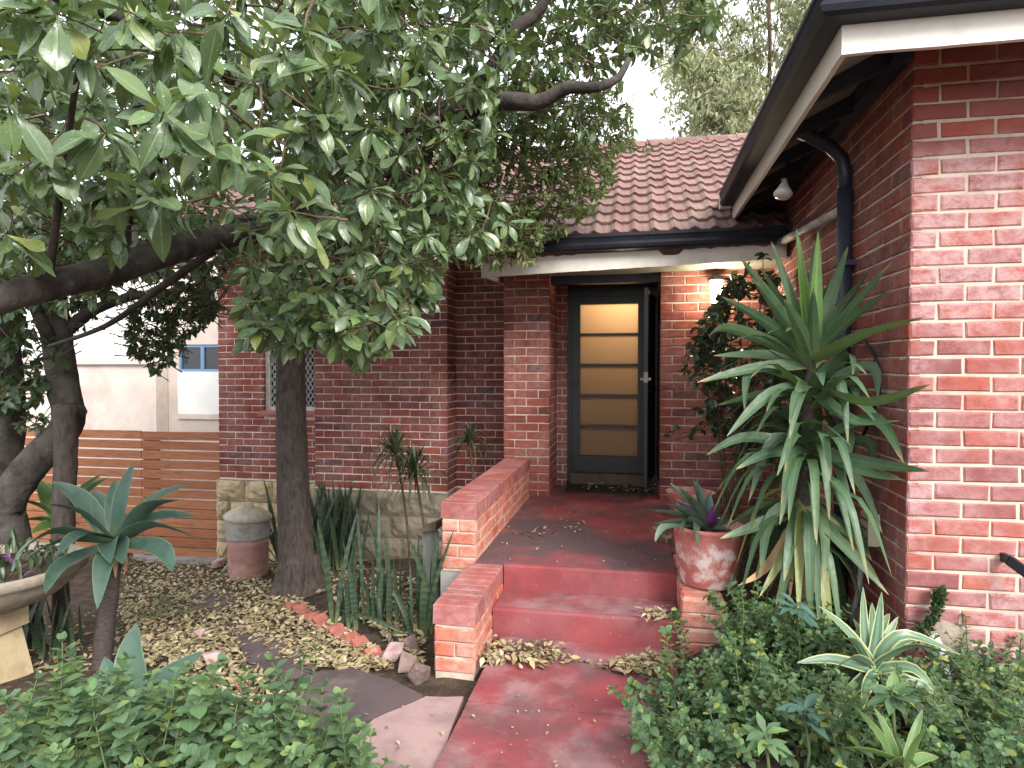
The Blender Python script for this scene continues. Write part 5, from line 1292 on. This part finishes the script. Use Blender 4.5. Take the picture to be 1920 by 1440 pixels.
# tall yucca
yd = 3.5
def ydep(px, d):
    t = (px - 960) / FPX; k = -SY + t * CY
    return min(d, 1.22 / k) if px > 1560 else d
yb = at_d(1508, 1140, yd); yb.z = ground_h(yb.x, yb.y)
yu = thing("tall_yucca", "tall yucca with long drooping green blades at the house corner", "yucca", yb)
MB().tube(spline([yb + Vector((0, 0, -.05)), at_d(1508, 1000, yd), at_d(1512, 860, yd), at_d(1517, 740, yd), at_d(1521, 670, yd)], 14), [.05, .048, .046, .044, .042, .04, .04, .04, .038, .036, .034, .032, .03, .028, .02], 10, wob=.15, seed=6).build("trunk", "agave_stem", yu, smooth=True)
N_, O_, D_ = "leaf_yucca_new", "leaf_yucca_old", "leaf_dead"
tiers = [((1521, 682), [(1493, 428, .0, 0, 0, N_), (1534, 434, -.1, 0, 0, N_), (1527, 450, .15), (1446, 453, .1), (1388, 482, -.1), (1424, 500, .2), (1353, 556, -.15), (1410, 522, -.25), (1590, 462, .1), (1632, 506, -.1), (1674, 490, .1), (1671, 542, -.15), (1732, 595, -.2), (1329, 630, -.1, 1375, 617), (1338, 667, .1), (1307, 717, -.1),
                        (1505, 500, .3, 0, 0, N_), (1560, 520, .25), (1470, 560, -.35), (1525, 540, -.35), (1580, 580, .3), (1450, 600, .3)]),
         ((1519, 730), [(1396, 770, -.1, 1413, 690), (1363, 818, -.2, 1440, 742), (1480, 822, -.35, 1502, 728), (1743, 721, -.3, 1625, 755), (1646, 745, -.15, 1630, 686), (1599, 702, -.25, 1588, 664), (1590, 830, -.3, 1572, 714), (1607, 755, -.2, 1595, 722), (1668, 822, -.1, 1612, 755), (1688, 789, -.2, 1600, 790), (1480, 700, .1, 1450, 690), (1440, 760, .2), (1590, 770, .3), (1345, 760, .1), (1420, 830, .2)]),
         ((1515, 842), [(1457, 892, -.3, 1490, 812), (1404, 940, -.1, 1449, 826), (1462, 984, -.3, 1488, 860), (1555, 975, -.3, 1542, 838), (1590, 868, -.2, 1586, 806), (1612, 1039, -.25, 1566, 864), (1654, 1000, -.2, 1602, 893), (1743, 884, -.3, 1650, 872), (1609, 905, -.15, 1630, 830), (1325, 853, 0, 1400, 820), (1344, 920, .1, 1420, 850), (1695, 868, -.15, 1636, 784), (1596, 836, -.35, 1530, 792), (1690, 900, .0, 1620, 885), (1380, 880, -.2, 1440, 850), (1480, 930, .2), (1560, 930, .2)]),
         ((1511, 940), [(1529, 1012, -.3, 1524, 908), (1545, 1092, -.28, 1543, 985), (1634, 1051, -.2, 1594, 1000), (1666, 1115, -.25, 1568, 1010), (1650, 1093, -.1, 1597, 1026, O_), (1497, 1152, -.3, 1500, 1004, O_), (1424, 1119, -.2, 1478, 1023, O_), (1455, 1134, -.15, 1482, 1050, O_), (1385, 1098, -.1, 1440, 1060, D_), (1427, 1082, -.1, 1444, 972), (1513, 1128, -.2, 1512, 1060, D_), (1480, 1130, .0, 1490, 1040, D_), (1440, 1110, .1, 1475, 1040, D_), (1535, 1135, -.1, 1525, 1060, D_), (1565, 1120, .05, 1540, 1050, D_), (1500, 1140, .15, 1500, 1060, D_), (1404, 1040, .1, 1440, 960), (1445, 1060, .1, 1465, 990),
                        (1360, 990, .1, 1430, 950), (1575, 1110, .1, 1550, 1020), (1530, 1110, .1, 1522, 1020, O_), (1470, 1090, -.25, 1485, 1000), (1600, 1080, .2, 1570, 990), (1500, 1060, .25), (1350, 1010, -.1, 1420, 985)])]
for (hx, hy), Ls in tiers:
    c = at_d(hx, hy, yd)
    out = []
    for L in Ls:
        m_ = L[5] if len(L) > 5 else "leaf_yucca"; via = (L[3], L[4]) if len(L) > 3 and L[3] else (None, None)
        do = ydep(L[0], yd + L[2]) - yd
        out.append((L[0], L[1], do, via[0], via[1], .078 if m_ != D_ else .05, m_))
    hand_plant(yu, "leaf_yucca", c, out, yd, .062, prof_yucca, pr_, sag=.04, fold=.28, face=.6)

# filler blades hiding the trunk
for k in range(105):
    t_ = pr_.random(); c = at_d(1511 + 10 * (1 - t_), 690 + 330 * t_, yd); a = pr_.uniform(0, 6.28); l = pr_.uniform(.45, .72); up_ = .75 - 1.5 * t_ + pr_.uniform(-.35, .25)
    d = Vector((math.cos(a), math.sin(a), up_)).normalized(); mid = c + d * l * .5 + Vector((0, 0, .04)); tip = c + d * l * .8 + Vector((0, 0, -l * (.1 + .55 * t_)))
    if tip.x > 1.24 and tip.y > WY - .05: continue
    strap(yu, "leaf_yucca" if pr_.random() < .85 or t_ < .6 else O_, c, mid, tip, pr_.uniform(.052, .072), prof_yucca, .28, 8)

# pot plant (boat lily)
rh = thing("boat_lily", "boat lily with green and purple leaves growing in the red pot", "potted plant", pot_p + Vector((0, 0, .31)))
rc = pot_p + Vector((0, 0, .32)); rdp = (rc - EYEV).dot(F_)
hand_plant(rh, "leaf_rhoeo", rc, [(1255, 905, .05), (1308, 905, .1), (1222, 957, -.05), (1225, 982, -.1), (1228, 1016, -.15, 1250, 985), (1310, 1028, -.25, 1305, 985), (1292, 930, -.1), (1268, 935, .15), (1340, 960, .2), (1370, 975, .1), (1385, 1005, 0), (1240, 1000, .15), (1275, 915, -.1), (1330, 920, .05), (1250, 945, -.2), (1280, 1000, -.3, 1290, 975), (1350, 940, -.1), (1300, 900, .2)], rdp, .062, prof_strap, pr_, sag=.06, fold=.4, face=.5)
hand_plant(rh, "leaf_purple", rc, [(1338, 948, -.1, 0, 0, .06), (1345, 975, -.15, 0, 0, .05), (1270, 940, -.1, 0, 0, .05), (1322, 965, .1)], rdp, .05, prof_strap, pr_, sag=.03, fold=.4, face=.7)
L2 = Leaves(T_SMALL, "leaf_litter")
cc = at_z(1240, 1012, .34)
for k in range(40): L2.add(cc + rvec(pr_) * .07 + Vector((0, 0, .03)), rvec(pr_), rvec(pr_), .045)
dp_ = thing("dry_seedling", "small dry leafy seedling spilling beside the red pot", "seedling", cc); L2.finish(dp_, 0)

# ---------------------------------------------------------------- snake plants
sr2 = random.Random(31)
def sanse(name_label, foot, n, h0, h1, spread, lean=.12, w=(.035, .055)):
    base = on_ground(*foot); t = thing("snake_plant", name_label, "snake plant", base, "snake plants in the left bed")
    for k in range(n):
        a = sr2.uniform(0, 6.28); r_ = spread * math.sqrt(sr2.random()); p = base + Vector((r_ * math.cos(a) * 1.3, r_ * math.sin(a), 0)); p.z = ground_h(p.x, p.y) - .02
        h = sr2.uniform(h0, h1); dx, dy = sr2.gauss(0, lean) * h, sr2.gauss(0, lean) * h
        strap(t, "leaf_sansevieria", p, p + Vector((dx * .35, dy * .35, h * .5)), p + Vector((dx, dy, h)), sr2.uniform(*w), prof_sans, .45, 8, side=(math.cos(sr2.uniform(-.9, .9)), math.sin(sr2.uniform(-.9, .9)), 0))
    return t
sanse("dense dark clump of snake plants between the trunk and chimney breast", (625, 1062), 60, .7, 1.08, .22)
sanse("dark snake plant clump against the chimney breast's stone foot", (690, 1040), 40, .7, 1.05, .2)
sanse("banded snake plant clump at the front of the bed behind the brick edging", (676, 1165), 26, .22, .92, .19, .13, (.026, .05))
sanse("snake plant clump tucked against the grey board and low parapet", (790, 1190), 13, .3, .85, .11, .18, (.024, .05))
sanse("three thin snake plant blades standing apart between two clumps", (742, 1172), 3, .35, .52, .05, .04)
sanse("short snake plant tuft beside the rocks at the bed's end", (756, 1215), 6, .10, .17, .04, .3, (.02, .03))
sanse("yellowish stubby snake plant blades beside the brick edging", (650, 1165), 3, .15, .30, .05, .08)
sanse("dark snake plants growing under the stone bowl", (95, 1225), 22, .30, .55, .22, .15)
t = thing("fallen_blade", "pale mottled snake plant blade lying bent across the bed", "snake plant", on_ground(755, 1190))
a_, m_, e_ = on_ground(758, 1188, .02), on_ground(700, 1160, .12), on_ground(632, 1142, .10)
strap(t, "leaf_sansevieria", a_, m_, e_, .03, prof_sans, .4, side=(0, .4, 1))
# strappy plant at the trunk's foot
base = on_ground(524, 1062); sp_ = thing("strap_plant", "dark strap-leaved plant arching from behind the trunk over the bin", "plant", base)
sd_ = (base - EYEV).dot(F_)
hand_plant(sp_, "leaf_variegated", base, [(402, 1084, -.3, 460, 1060, .05, "leaf_sansevieria"), (448, 1040, -.2, 490, 1020, .045), (493, 893, 0, 512, 970, .05, "leaf_sansevieria"), (500, 935, -.1, 515, 990, .05, "leaf_sansevieria"), (440, 985, .1, 500, 1000, .04, "leaf_sansevieria"), (470, 1095, -.35, 500, 1070, .04, "leaf_sansevieria"), (425, 1030, -.1, 480, 1035, .04), (485, 960, .1, 510, 1000, .05, "leaf_sansevieria"), (500, 1085, -.3, 510, 1070, .04, "leaf_sansevieria")], sd_, .045, prof_strap, sr2, fold=.4, face=.4)

# ---------------------------------------------------------------- dragon trees against the wall
def dracaena(label, foot, dep, head, tilt, n, L):
    hd = at_d(*head, dep); g = at_d(*foot, dep); g.z = ground_h(g.x, g.y)
    t = thing("dragon_tree", label, "dragon tree", g, "dragon trees by the wall")
    MB().tube(spline([g + Vector((0, 0, -.03)), g.lerp(hd, .5) + Vector((.03, 0, 0)), hd], 8), .012, 7).build("stem", "twig", t, smooth=True)
    for k in range(n):
        a = sr2.uniform(0, 6.28); el = sr2.uniform(-.7, 1.3); d = Vector((math.cos(a) * math.cos(el), math.sin(a) * math.cos(el), math.sin(el))) + Vector(tilt)
        d.normalize(); l = L * sr2.uniform(.7, 1.1); e = hd + d * l + Vector((0, 0, -l * .35)); strap(t, "leaf_dracaena", hd + Vector((0, 0, sr2.uniform(-.06, .03))), hd + d * l * .55 + Vector((0, 0, .02)), e, .021, prof_strap, .3, 6)
dracaena("spiky dragon tree leaning against the chimney breast, higher of two heads", (770, 1040), 6.3, (742, 848), (-.3, 0, .1), 70, .40)
dracaena("spiky dragon tree hanging lower in front of the chimney breast", (800, 1030), 6.1, (778, 885), (.1, -.2, -.1), 80, .46)
dracaena("small dragon tree in the recess between chimney breast and porch pillar", (892, 960), 6.7, (880, 828), (0, 0, .1), 60, .32)

# ---------------------------------------------------------------- leafy shrubs and groundcover
def stems(parent, LS, TM, feet, r, length, pair=.030, L=(.035, .05), lift=.7, wid=1.0, wander=.35, toward=Vector((0, 0, 0)), clear=0.0):
    for f in feet:
        p = Vector(f); d = (Vector((r.uniform(-1, 1), r.uniform(-1, 1), r.uniform(.5, 1.3) * lift * 2)) + toward).normalized(); l = r.uniform(*length); s = 0; pts = [p.copy()]; k = 0
        while s < l:
            st = pair * r.uniform(.8, 1.2); d = (d + rvec(r) * wander * .3 + Vector((0, 0, -.05 if s > l * .5 else .02))).normalized(); p = p + d * st; s += st
            floor_ = ground_h(p.x, p.y) + .02
            if p.z < floor_: p.z = floor_; d.z = abs(d.z) * .5 + .1; d.normalize()
            pts.append(p.copy()); k += 1
            if s < l * .22: continue
            x = d.orthogonal().normalized(); y = d.cross(x); a = k * 1.57 + r.uniform(-.3, .3)
            ll = r.uniform(*L) * (1.05 - .45 * (s / l) ** 3)
            for q in (0, math.pi):
                v = (x * math.cos(a + q) + y * math.sin(a + q)) + d * .35 + Vector((0, 0, .15)); LS.add(p, v, Vector((0, 0, 1)) + d * .6 + rvec(r) * .25, ll, wid * r.uniform(.9, 1.15))
        for q in range(3): LS.add(p, d + rvec(r) * .9, d + Vector((0, 0, 1)), r.uniform(*L) * .55, wid)
        TM.tube(pts[::3] + [pts[-1]], .0022, 4, cap=False)
mr = random.Random(77)
def shrub(name, label, poly, n, dr, topz, length, L, mat, T, pair, wid, nobj, lift=.8, toward=Vector((0, 0, 0))):
    c = Vector((0, 0, 0)); feet = []
    xs_ = [p[0] for p in poly]; ys_ = [p[1] for p in poly]
    while len(feet) < n:
        px, py = mr.uniform(min(xs_), max(xs_)), mr.uniform(min(ys_), max(ys_))
        if not inpoly(px, py, poly): continue
        p = at_d(px, py, mr.uniform(*dr)); g = ground_h(p.x, p.y); p.z = max(g + .01, min(p.z - mr.uniform(*length) * .6, g + topz)); feet.append(p)
    c = sum(feet, Vector((0, 0, 0))) / len(feet); c.z = ground_h(c.x, c.y)
    t = thing(name, label, "shrub", c); LS = Leaves(T, mat); TM = MB()
    stems(t, LS, TM, feet, mr, length, pair, L, lift, wid, toward=toward)
    for f in feet[::4]: TM.tube([Vector((f.x, f.y, ground_h(f.x, f.y) - .02)), f], .0035, 4, cap=False)
    LS.finish(t, nobj); TM.build("stems", "stem_green", t, kind="stuff")
    return t
shrub("leafy_shrub", "bright green round-leaved shrub filling the garden's near corner below the bowl", [(40, 1330), (120, 1290), (220, 1290), (330, 1310), (440, 1330), (520, 1380), (500, 1520), (0, 1520), (10, 1400)], 250, (1.95, 2.5), .75, (.14, .28), (.044, .066), "leaf_mint", T_OVAL, .026, 1.15, 280)
shrub("leafy_shrub", "taller sprigs of green round-leaved shrub beside the dark path slab", [(520, 1330), (560, 1250), (600, 1300), (650, 1330), (640, 1400), (690, 1420), (690, 1520), (470, 1520), (490, 1400)], 62, (2.05, 2.45), .75, (.18, .32), (.042, .064), "leaf_mint", T_OVAL, .032, 1.1, 150, lift=1.0)
GC = [("groundcover_shrub", "dense small-leaved green groundcover spilling over the red path's edge", [(1240, 1310), (1300, 1345), (1370, 1300), (1420, 1300), (1480, 1350), (1500, 1480), (1280, 1480), (1230, 1380), (1210, 1310)], 190, (2.55, 3.3)),
      ("groundcover_shrub", "small-leaved green groundcover growing around the yucca's foot and planter wall", [(1370, 1170), (1410, 1140), (1500, 1150), (1560, 1160), (1600, 1230), (1560, 1330), (1450, 1300), (1380, 1240)], 190, (2.95, 3.6)),
      ("groundcover_shrub", "small-leaved green groundcover along the foot of the wing wall", [(1560, 1330), (1700, 1330), (1790, 1290), (1930, 1290), (1940, 1480), (1500, 1480)], 260, (2.3, 3.05))]
for nm, lab, poly, n_, dr in GC:
    shrub(nm, lab, poly, n_, dr, .30 if "wing" not in lab else .18, (.10, .36), (.022, .056), "leaf_cover", T_OVAL, .024, 1.0, 90, lift=.62, toward=Vector((-.35, -.35, 0)))
# runners onto the path and planter wall
run = thing("trailing_runners", "trailing leafy runners reaching across the planter wall and path", "creeper", on_ground(1270, 1300))
RL = Leaves(T_OVAL, "leaf_cover"); RT = MB()
for pix, L in (([(1300, 1360, 2.8), (1270, 1300, 2.9), (1255, 1235, 3.05), (1250, 1195, 3.15), (1248, 1180, 3.2)], .042), ([(1330, 1340, 2.9), (1260, 1310, 2.9), (1200, 1295, 2.95), (1180, 1283, 2.95)], .04), ([(1300, 1260, 3.2), (1285, 1200, 3.3), (1272, 1160, 3.4), (1262, 1150, 3.42)], .04), ([(1420, 1240, 3.2), (1370, 1160, 3.3), (1330, 1115, 3.4)], .042), ([(1430, 1220, 3.2), (1400, 1140, 3.35), (1370, 1100, 3.45)], .042), ([(1350, 1440, 2.5), (1280, 1400, 2.5), (1255, 1350, 2.6)], .04)):
    P_ = spline([at_d(*q) for q in pix], 26); RT.tube(P_, .0025, 4, cap=False)
    for i in range(3, 27):
        d = (P_[min(i + 1, 26)] - P_[i - 1]).normalized(); x = d.orthogonal().normalized(); y = d.cross(x)
        for q in (0, math.pi):
            a = i * 1.57 + q; RL.add(P_[i], x * math.cos(a) + y * math.sin(a) + d * .3, Vector((0, 0, 1)) + rvec(mr) * .4, L * mr.uniform(.7, 1.1), 1.1)
RL.finish(run, 60); RT.build("stems", "twig", run, kind="stuff")
# whorled plants among it
for px, py, de, mat, lab, n_, L in ((1508, 1335, 2.4, "leaf_blue", "blue-green whorled succulent in the middle of the groundcover", 14, .10), (1492, 1140, 2.95, "leaf_blue", "blue-green whorled leaves below the yucca's skirt", 13, .11), (1435, 1382, 2.2, "leaf_mint", "bright green star-shaped seedling by the path's groundcover", 14, .085), (1672, 1300, 2.2, "leaf_mint", "bright green fingered leaves in front of the variegated agave", 18, .10)):
    c = at_d(px, py - 6, de); g = Vector((c.x, c.y, ground_h(c.x, c.y))); t = thing("whorled_plant", lab, "plant", g); LS = Leaves(T_PALM, mat)
    MB().tube([g, g.lerp(c, .5) + Vector((.02, 0, 0)), c], .005, 6).build("stem", "stem_green", t)
    for k in range(n_):
        a = k * 2.399; el = mr.uniform(-.25, .8); LS.add(c + Vector((0, 0, -.02 * (k % 3))), (math.cos(a) * math.cos(el), math.sin(a) * math.cos(el) - .25, math.sin(el)), (0, -.3, 1), L * mr.uniform(.75, 1.1))
    LS.finish(t, 40)
# tufted creeper standing at the wall
ct = thing("wall_creeper", "dense little-leaved shoot climbing the wing wall above the bent pipe", "creeper", at_y(1725, 1200, WY - .1))
P_ = spline([at_y(1640, 1205, WY - .12), at_y(1700, 1196, WY - .12), at_y(1740, 1170, WY - .08), at_y(1757, 1135, WY - .06), at_y(1762, 1108, WY - .05)], 60); CL = Leaves(T_SMALL, "leaf_dark")
for i, p in enumerate(P_):
    for k in range(12): CL.add(p + rvec(mr) * .016, rvec(mr) + Vector((0, -.3, .3)), rvec(mr), mr.uniform(.018, .034), 1.1)
CL.finish(ct, 0); MB().tube(P_[::6], .004, 5).build("stem", "twig", ct)

# glossy dark shrub by the porch lamp
cb = Vector((0.80, 5.75, .2)); ca = thing("glossy_shrub", "open dark glossy-leaved shrub standing between porch lamp and yucca", "shrub", cb)
CLv = Leaves(T_OVAL, "leaf_camellia"); CT = MB()
mains = []
for k in range(9):
    top = at_d(mr.uniform(1310, 1470), mr.uniform(520, 760), mr.uniform(5.0, 5.7)); P_ = spline([cb + Vector((mr.uniform(-.05, .05), mr.uniform(-.05, .05), -.05)), cb.lerp(top, .5) + rvec(mr) * .08, top], 10); CT.tube(P_, [.014 - .001 * i for i in range(11)], 6, cap=False); mains.append(P_)
n_ = 0
polyc = [(1340, 560), (1370, 520), (1460, 500), (1500, 600), (1500, 860), (1390, 860), (1320, 800), (1290, 720), (1285, 660), (1310, 600)]
while n_ < 300:
    px, py = mr.uniform(1280, 1500), mr.uniform(490, 880)
    if not inpoly(px, py, polyc): continue
    W = at_d(px, py, mr.uniform(5.0, 5.75)); near = min((q for P_ in mains for q in P_), key=lambda q: (q - W).length)
    CT.tube([W, W.lerp(near, .5) + rvec(mr) * .03, near], [.002, .004, .005], 4, cap=False)
    for k in range(mr.randint(5, 8)):
        q = W.lerp(near, mr.random() * .35); CLv.add(q, rvec(mr) + Vector((0, -.3, 0)), Vector((0, 0, 1)) + rvec(mr) * .6, mr.uniform(.055, .09), 1.0)
    n_ += 1
for px, py in ((1300, 640), (1285, 690), (1360, 590), (1290, 690), (1400, 500), (1430, 480), (1395, 520), (1310, 800), (1265, 808), (1300, 815), (1255, 815)):
    W = at_d(px, py, mr.uniform(5.1, 5.5)); near = min((q for P_ in mains for q in P_), key=lambda q: (q - W).length); CT.tube([W, W.lerp(near, .5) + rvec(mr) * .04, near], [.002, .004, .005], 4, cap=False)
    for k in range(6): CLv.add(W + rvec(mr) * .02, rvec(mr) + Vector((-.2, -.3, 0)), Vector((0, 0, 1)) + rvec(mr) * .6, mr.uniform(.05, .08), 1.0)
CLv.finish(ca, 100); CT.build("branches", "twig", ca, kind="stuff")

# small weeds in the litter
for i, (px, py) in enumerate(((268, 1112), (292, 1160), (345, 1160), (300, 1140))):
    g = on_ground(px, py); t = thing("weed", ["small upright weed sprouting from the litter behind the agave stem", "low green weed beside the agave stem in the litter", "low spreading weed between agave stem and oval paver", "tiny weed between two others in the leaf litter"][i], "weed", g); LS = Leaves(T_SMALL, "leaf_cover")
    for k in range(34): LS.add(g + Vector((mr.gauss(0, .06), mr.gauss(0, .05), mr.uniform(.01, .12 if i else .2))), rvec(mr), Vector((0, 0, 1)), mr.uniform(.03, .05))
    LS.finish(t, 0)
    MB().tube([g - Vector((0, 0, .02)), g + Vector((0, 0, .13))], .004, 5).build("stem", "twig", t)

# ---------------------------------------------------------------- fallen leaves
lr = random.Random(99)
LT = Leaves(T_DRY, "leaf_litter")
def litter(poly, n, lift=.006, L=(.022, .068), hfun=None, pile=0.0):
    xs_ = [p[0] for p in poly]; ys_ = [p[1] for p in poly]; k = 0
    while k < n:
        px, py = lr.uniform(min(xs_), max(xs_)), lr.uniform(min(ys_), max(ys_))
        if not inpoly(px, py, poly): continue
        p = on_ground(px, py) if hfun is None else at_z(px, py, hfun)
        if hfun is not None: p.z = hfun
        p.z += lift + lr.random() * pile
        a = lr.uniform(0, 6.28); LT.add(p, (math.cos(a), math.sin(a), lr.gauss(0, .22)), Vector((0, 0, 1)) + rvec(lr) * .45, lr.uniform(*L)); k += 1
litter([(225, 1046), (400, 1050), (520, 1100), (640, 1175), (745, 1250), (690, 1265), (560, 1250), (450, 1190), (330, 1230), (250, 1260), (225, 1150)], 5200, pile=.03)
litter([(330, 1180), (450, 1200), (470, 1250), (540, 1310), (420, 1330), (300, 1280)], 1000, pile=.025)
litter([(440, 1050), (600, 1110), (700, 1180), (790, 1260), (800, 1180), (780, 1080), (700, 1060), (600, 1050)], 1300, pile=.03)
litter([(0, 1150), (230, 1150), (280, 1260), (0, 1260)], 300)
litter([(350, 1112), (455, 1118), (450, 1138), (360, 1140)], 14, .025)
litter([(440, 1195), (555, 1210), (590, 1250), (470, 1248)], 16, .03)
litter([(910, 1208), (1050, 1216), (1075, 1240), (1010, 1256), (900, 1250)], 210, hfun=0.004, pile=.045, L=(.04, .06))
litter([(1140, 1255), (1200, 1232), (1252, 1236), (1250, 1268), (1150, 1266)], 150, hfun=0.004, pile=.045, L=(.04, .06))
litter([(1080, 1240), (1160, 1245), (1150, 1262)], 14, hfun=0.006)
litter([(1205, 1150), (1255, 1140), (1262, 1172), (1210, 1165)], 45, hfun=0.172, pile=.03, L=(.04, .055))
litter([(960, 1000), (1120, 955), (1110, 980), (1010, 1015)], 42, hfun=0.336, L=(.03, .05))
litter([(930, 940), (1220, 940), (1250, 1060), (930, 1050)], 46, hfun=0.336, L=(.015, .035))
litter([(1085, 903), (1220, 900), (1222, 924), (1090, 922)], 70, hfun=0.355, pile=.01, L=(.03, .05))
litter([(1150, 900), (1225, 896), (1225, 922), (1160, 925)], 60, hfun=0.355, pile=.02, L=(.03, .055))
litter([(880, 1260), (1240, 1260), (1250, 1440), (830, 1440)], 34, hfun=0.004, L=(.010, .025))
litter([(1215, 1300), (1245, 1300), (1270, 1440), (1225, 1440)], 60, hfun=0.006, pile=.02, L=(.03, .05))
litter([(660, 1350), (860, 1310), (820, 1440), (600, 1440)], 14, .045, L=(.015, .03))
litter([(1500, 1400), (1900, 1330), (1920, 1440), (1500, 1440)], 160, L=(.03, .06))
o = LT.finish(None, 0, joined="leaf_litter"); o["label"] = "dry yellow and brown leaves strewn over the soil and steps"; o["category"] = "leaf litter"
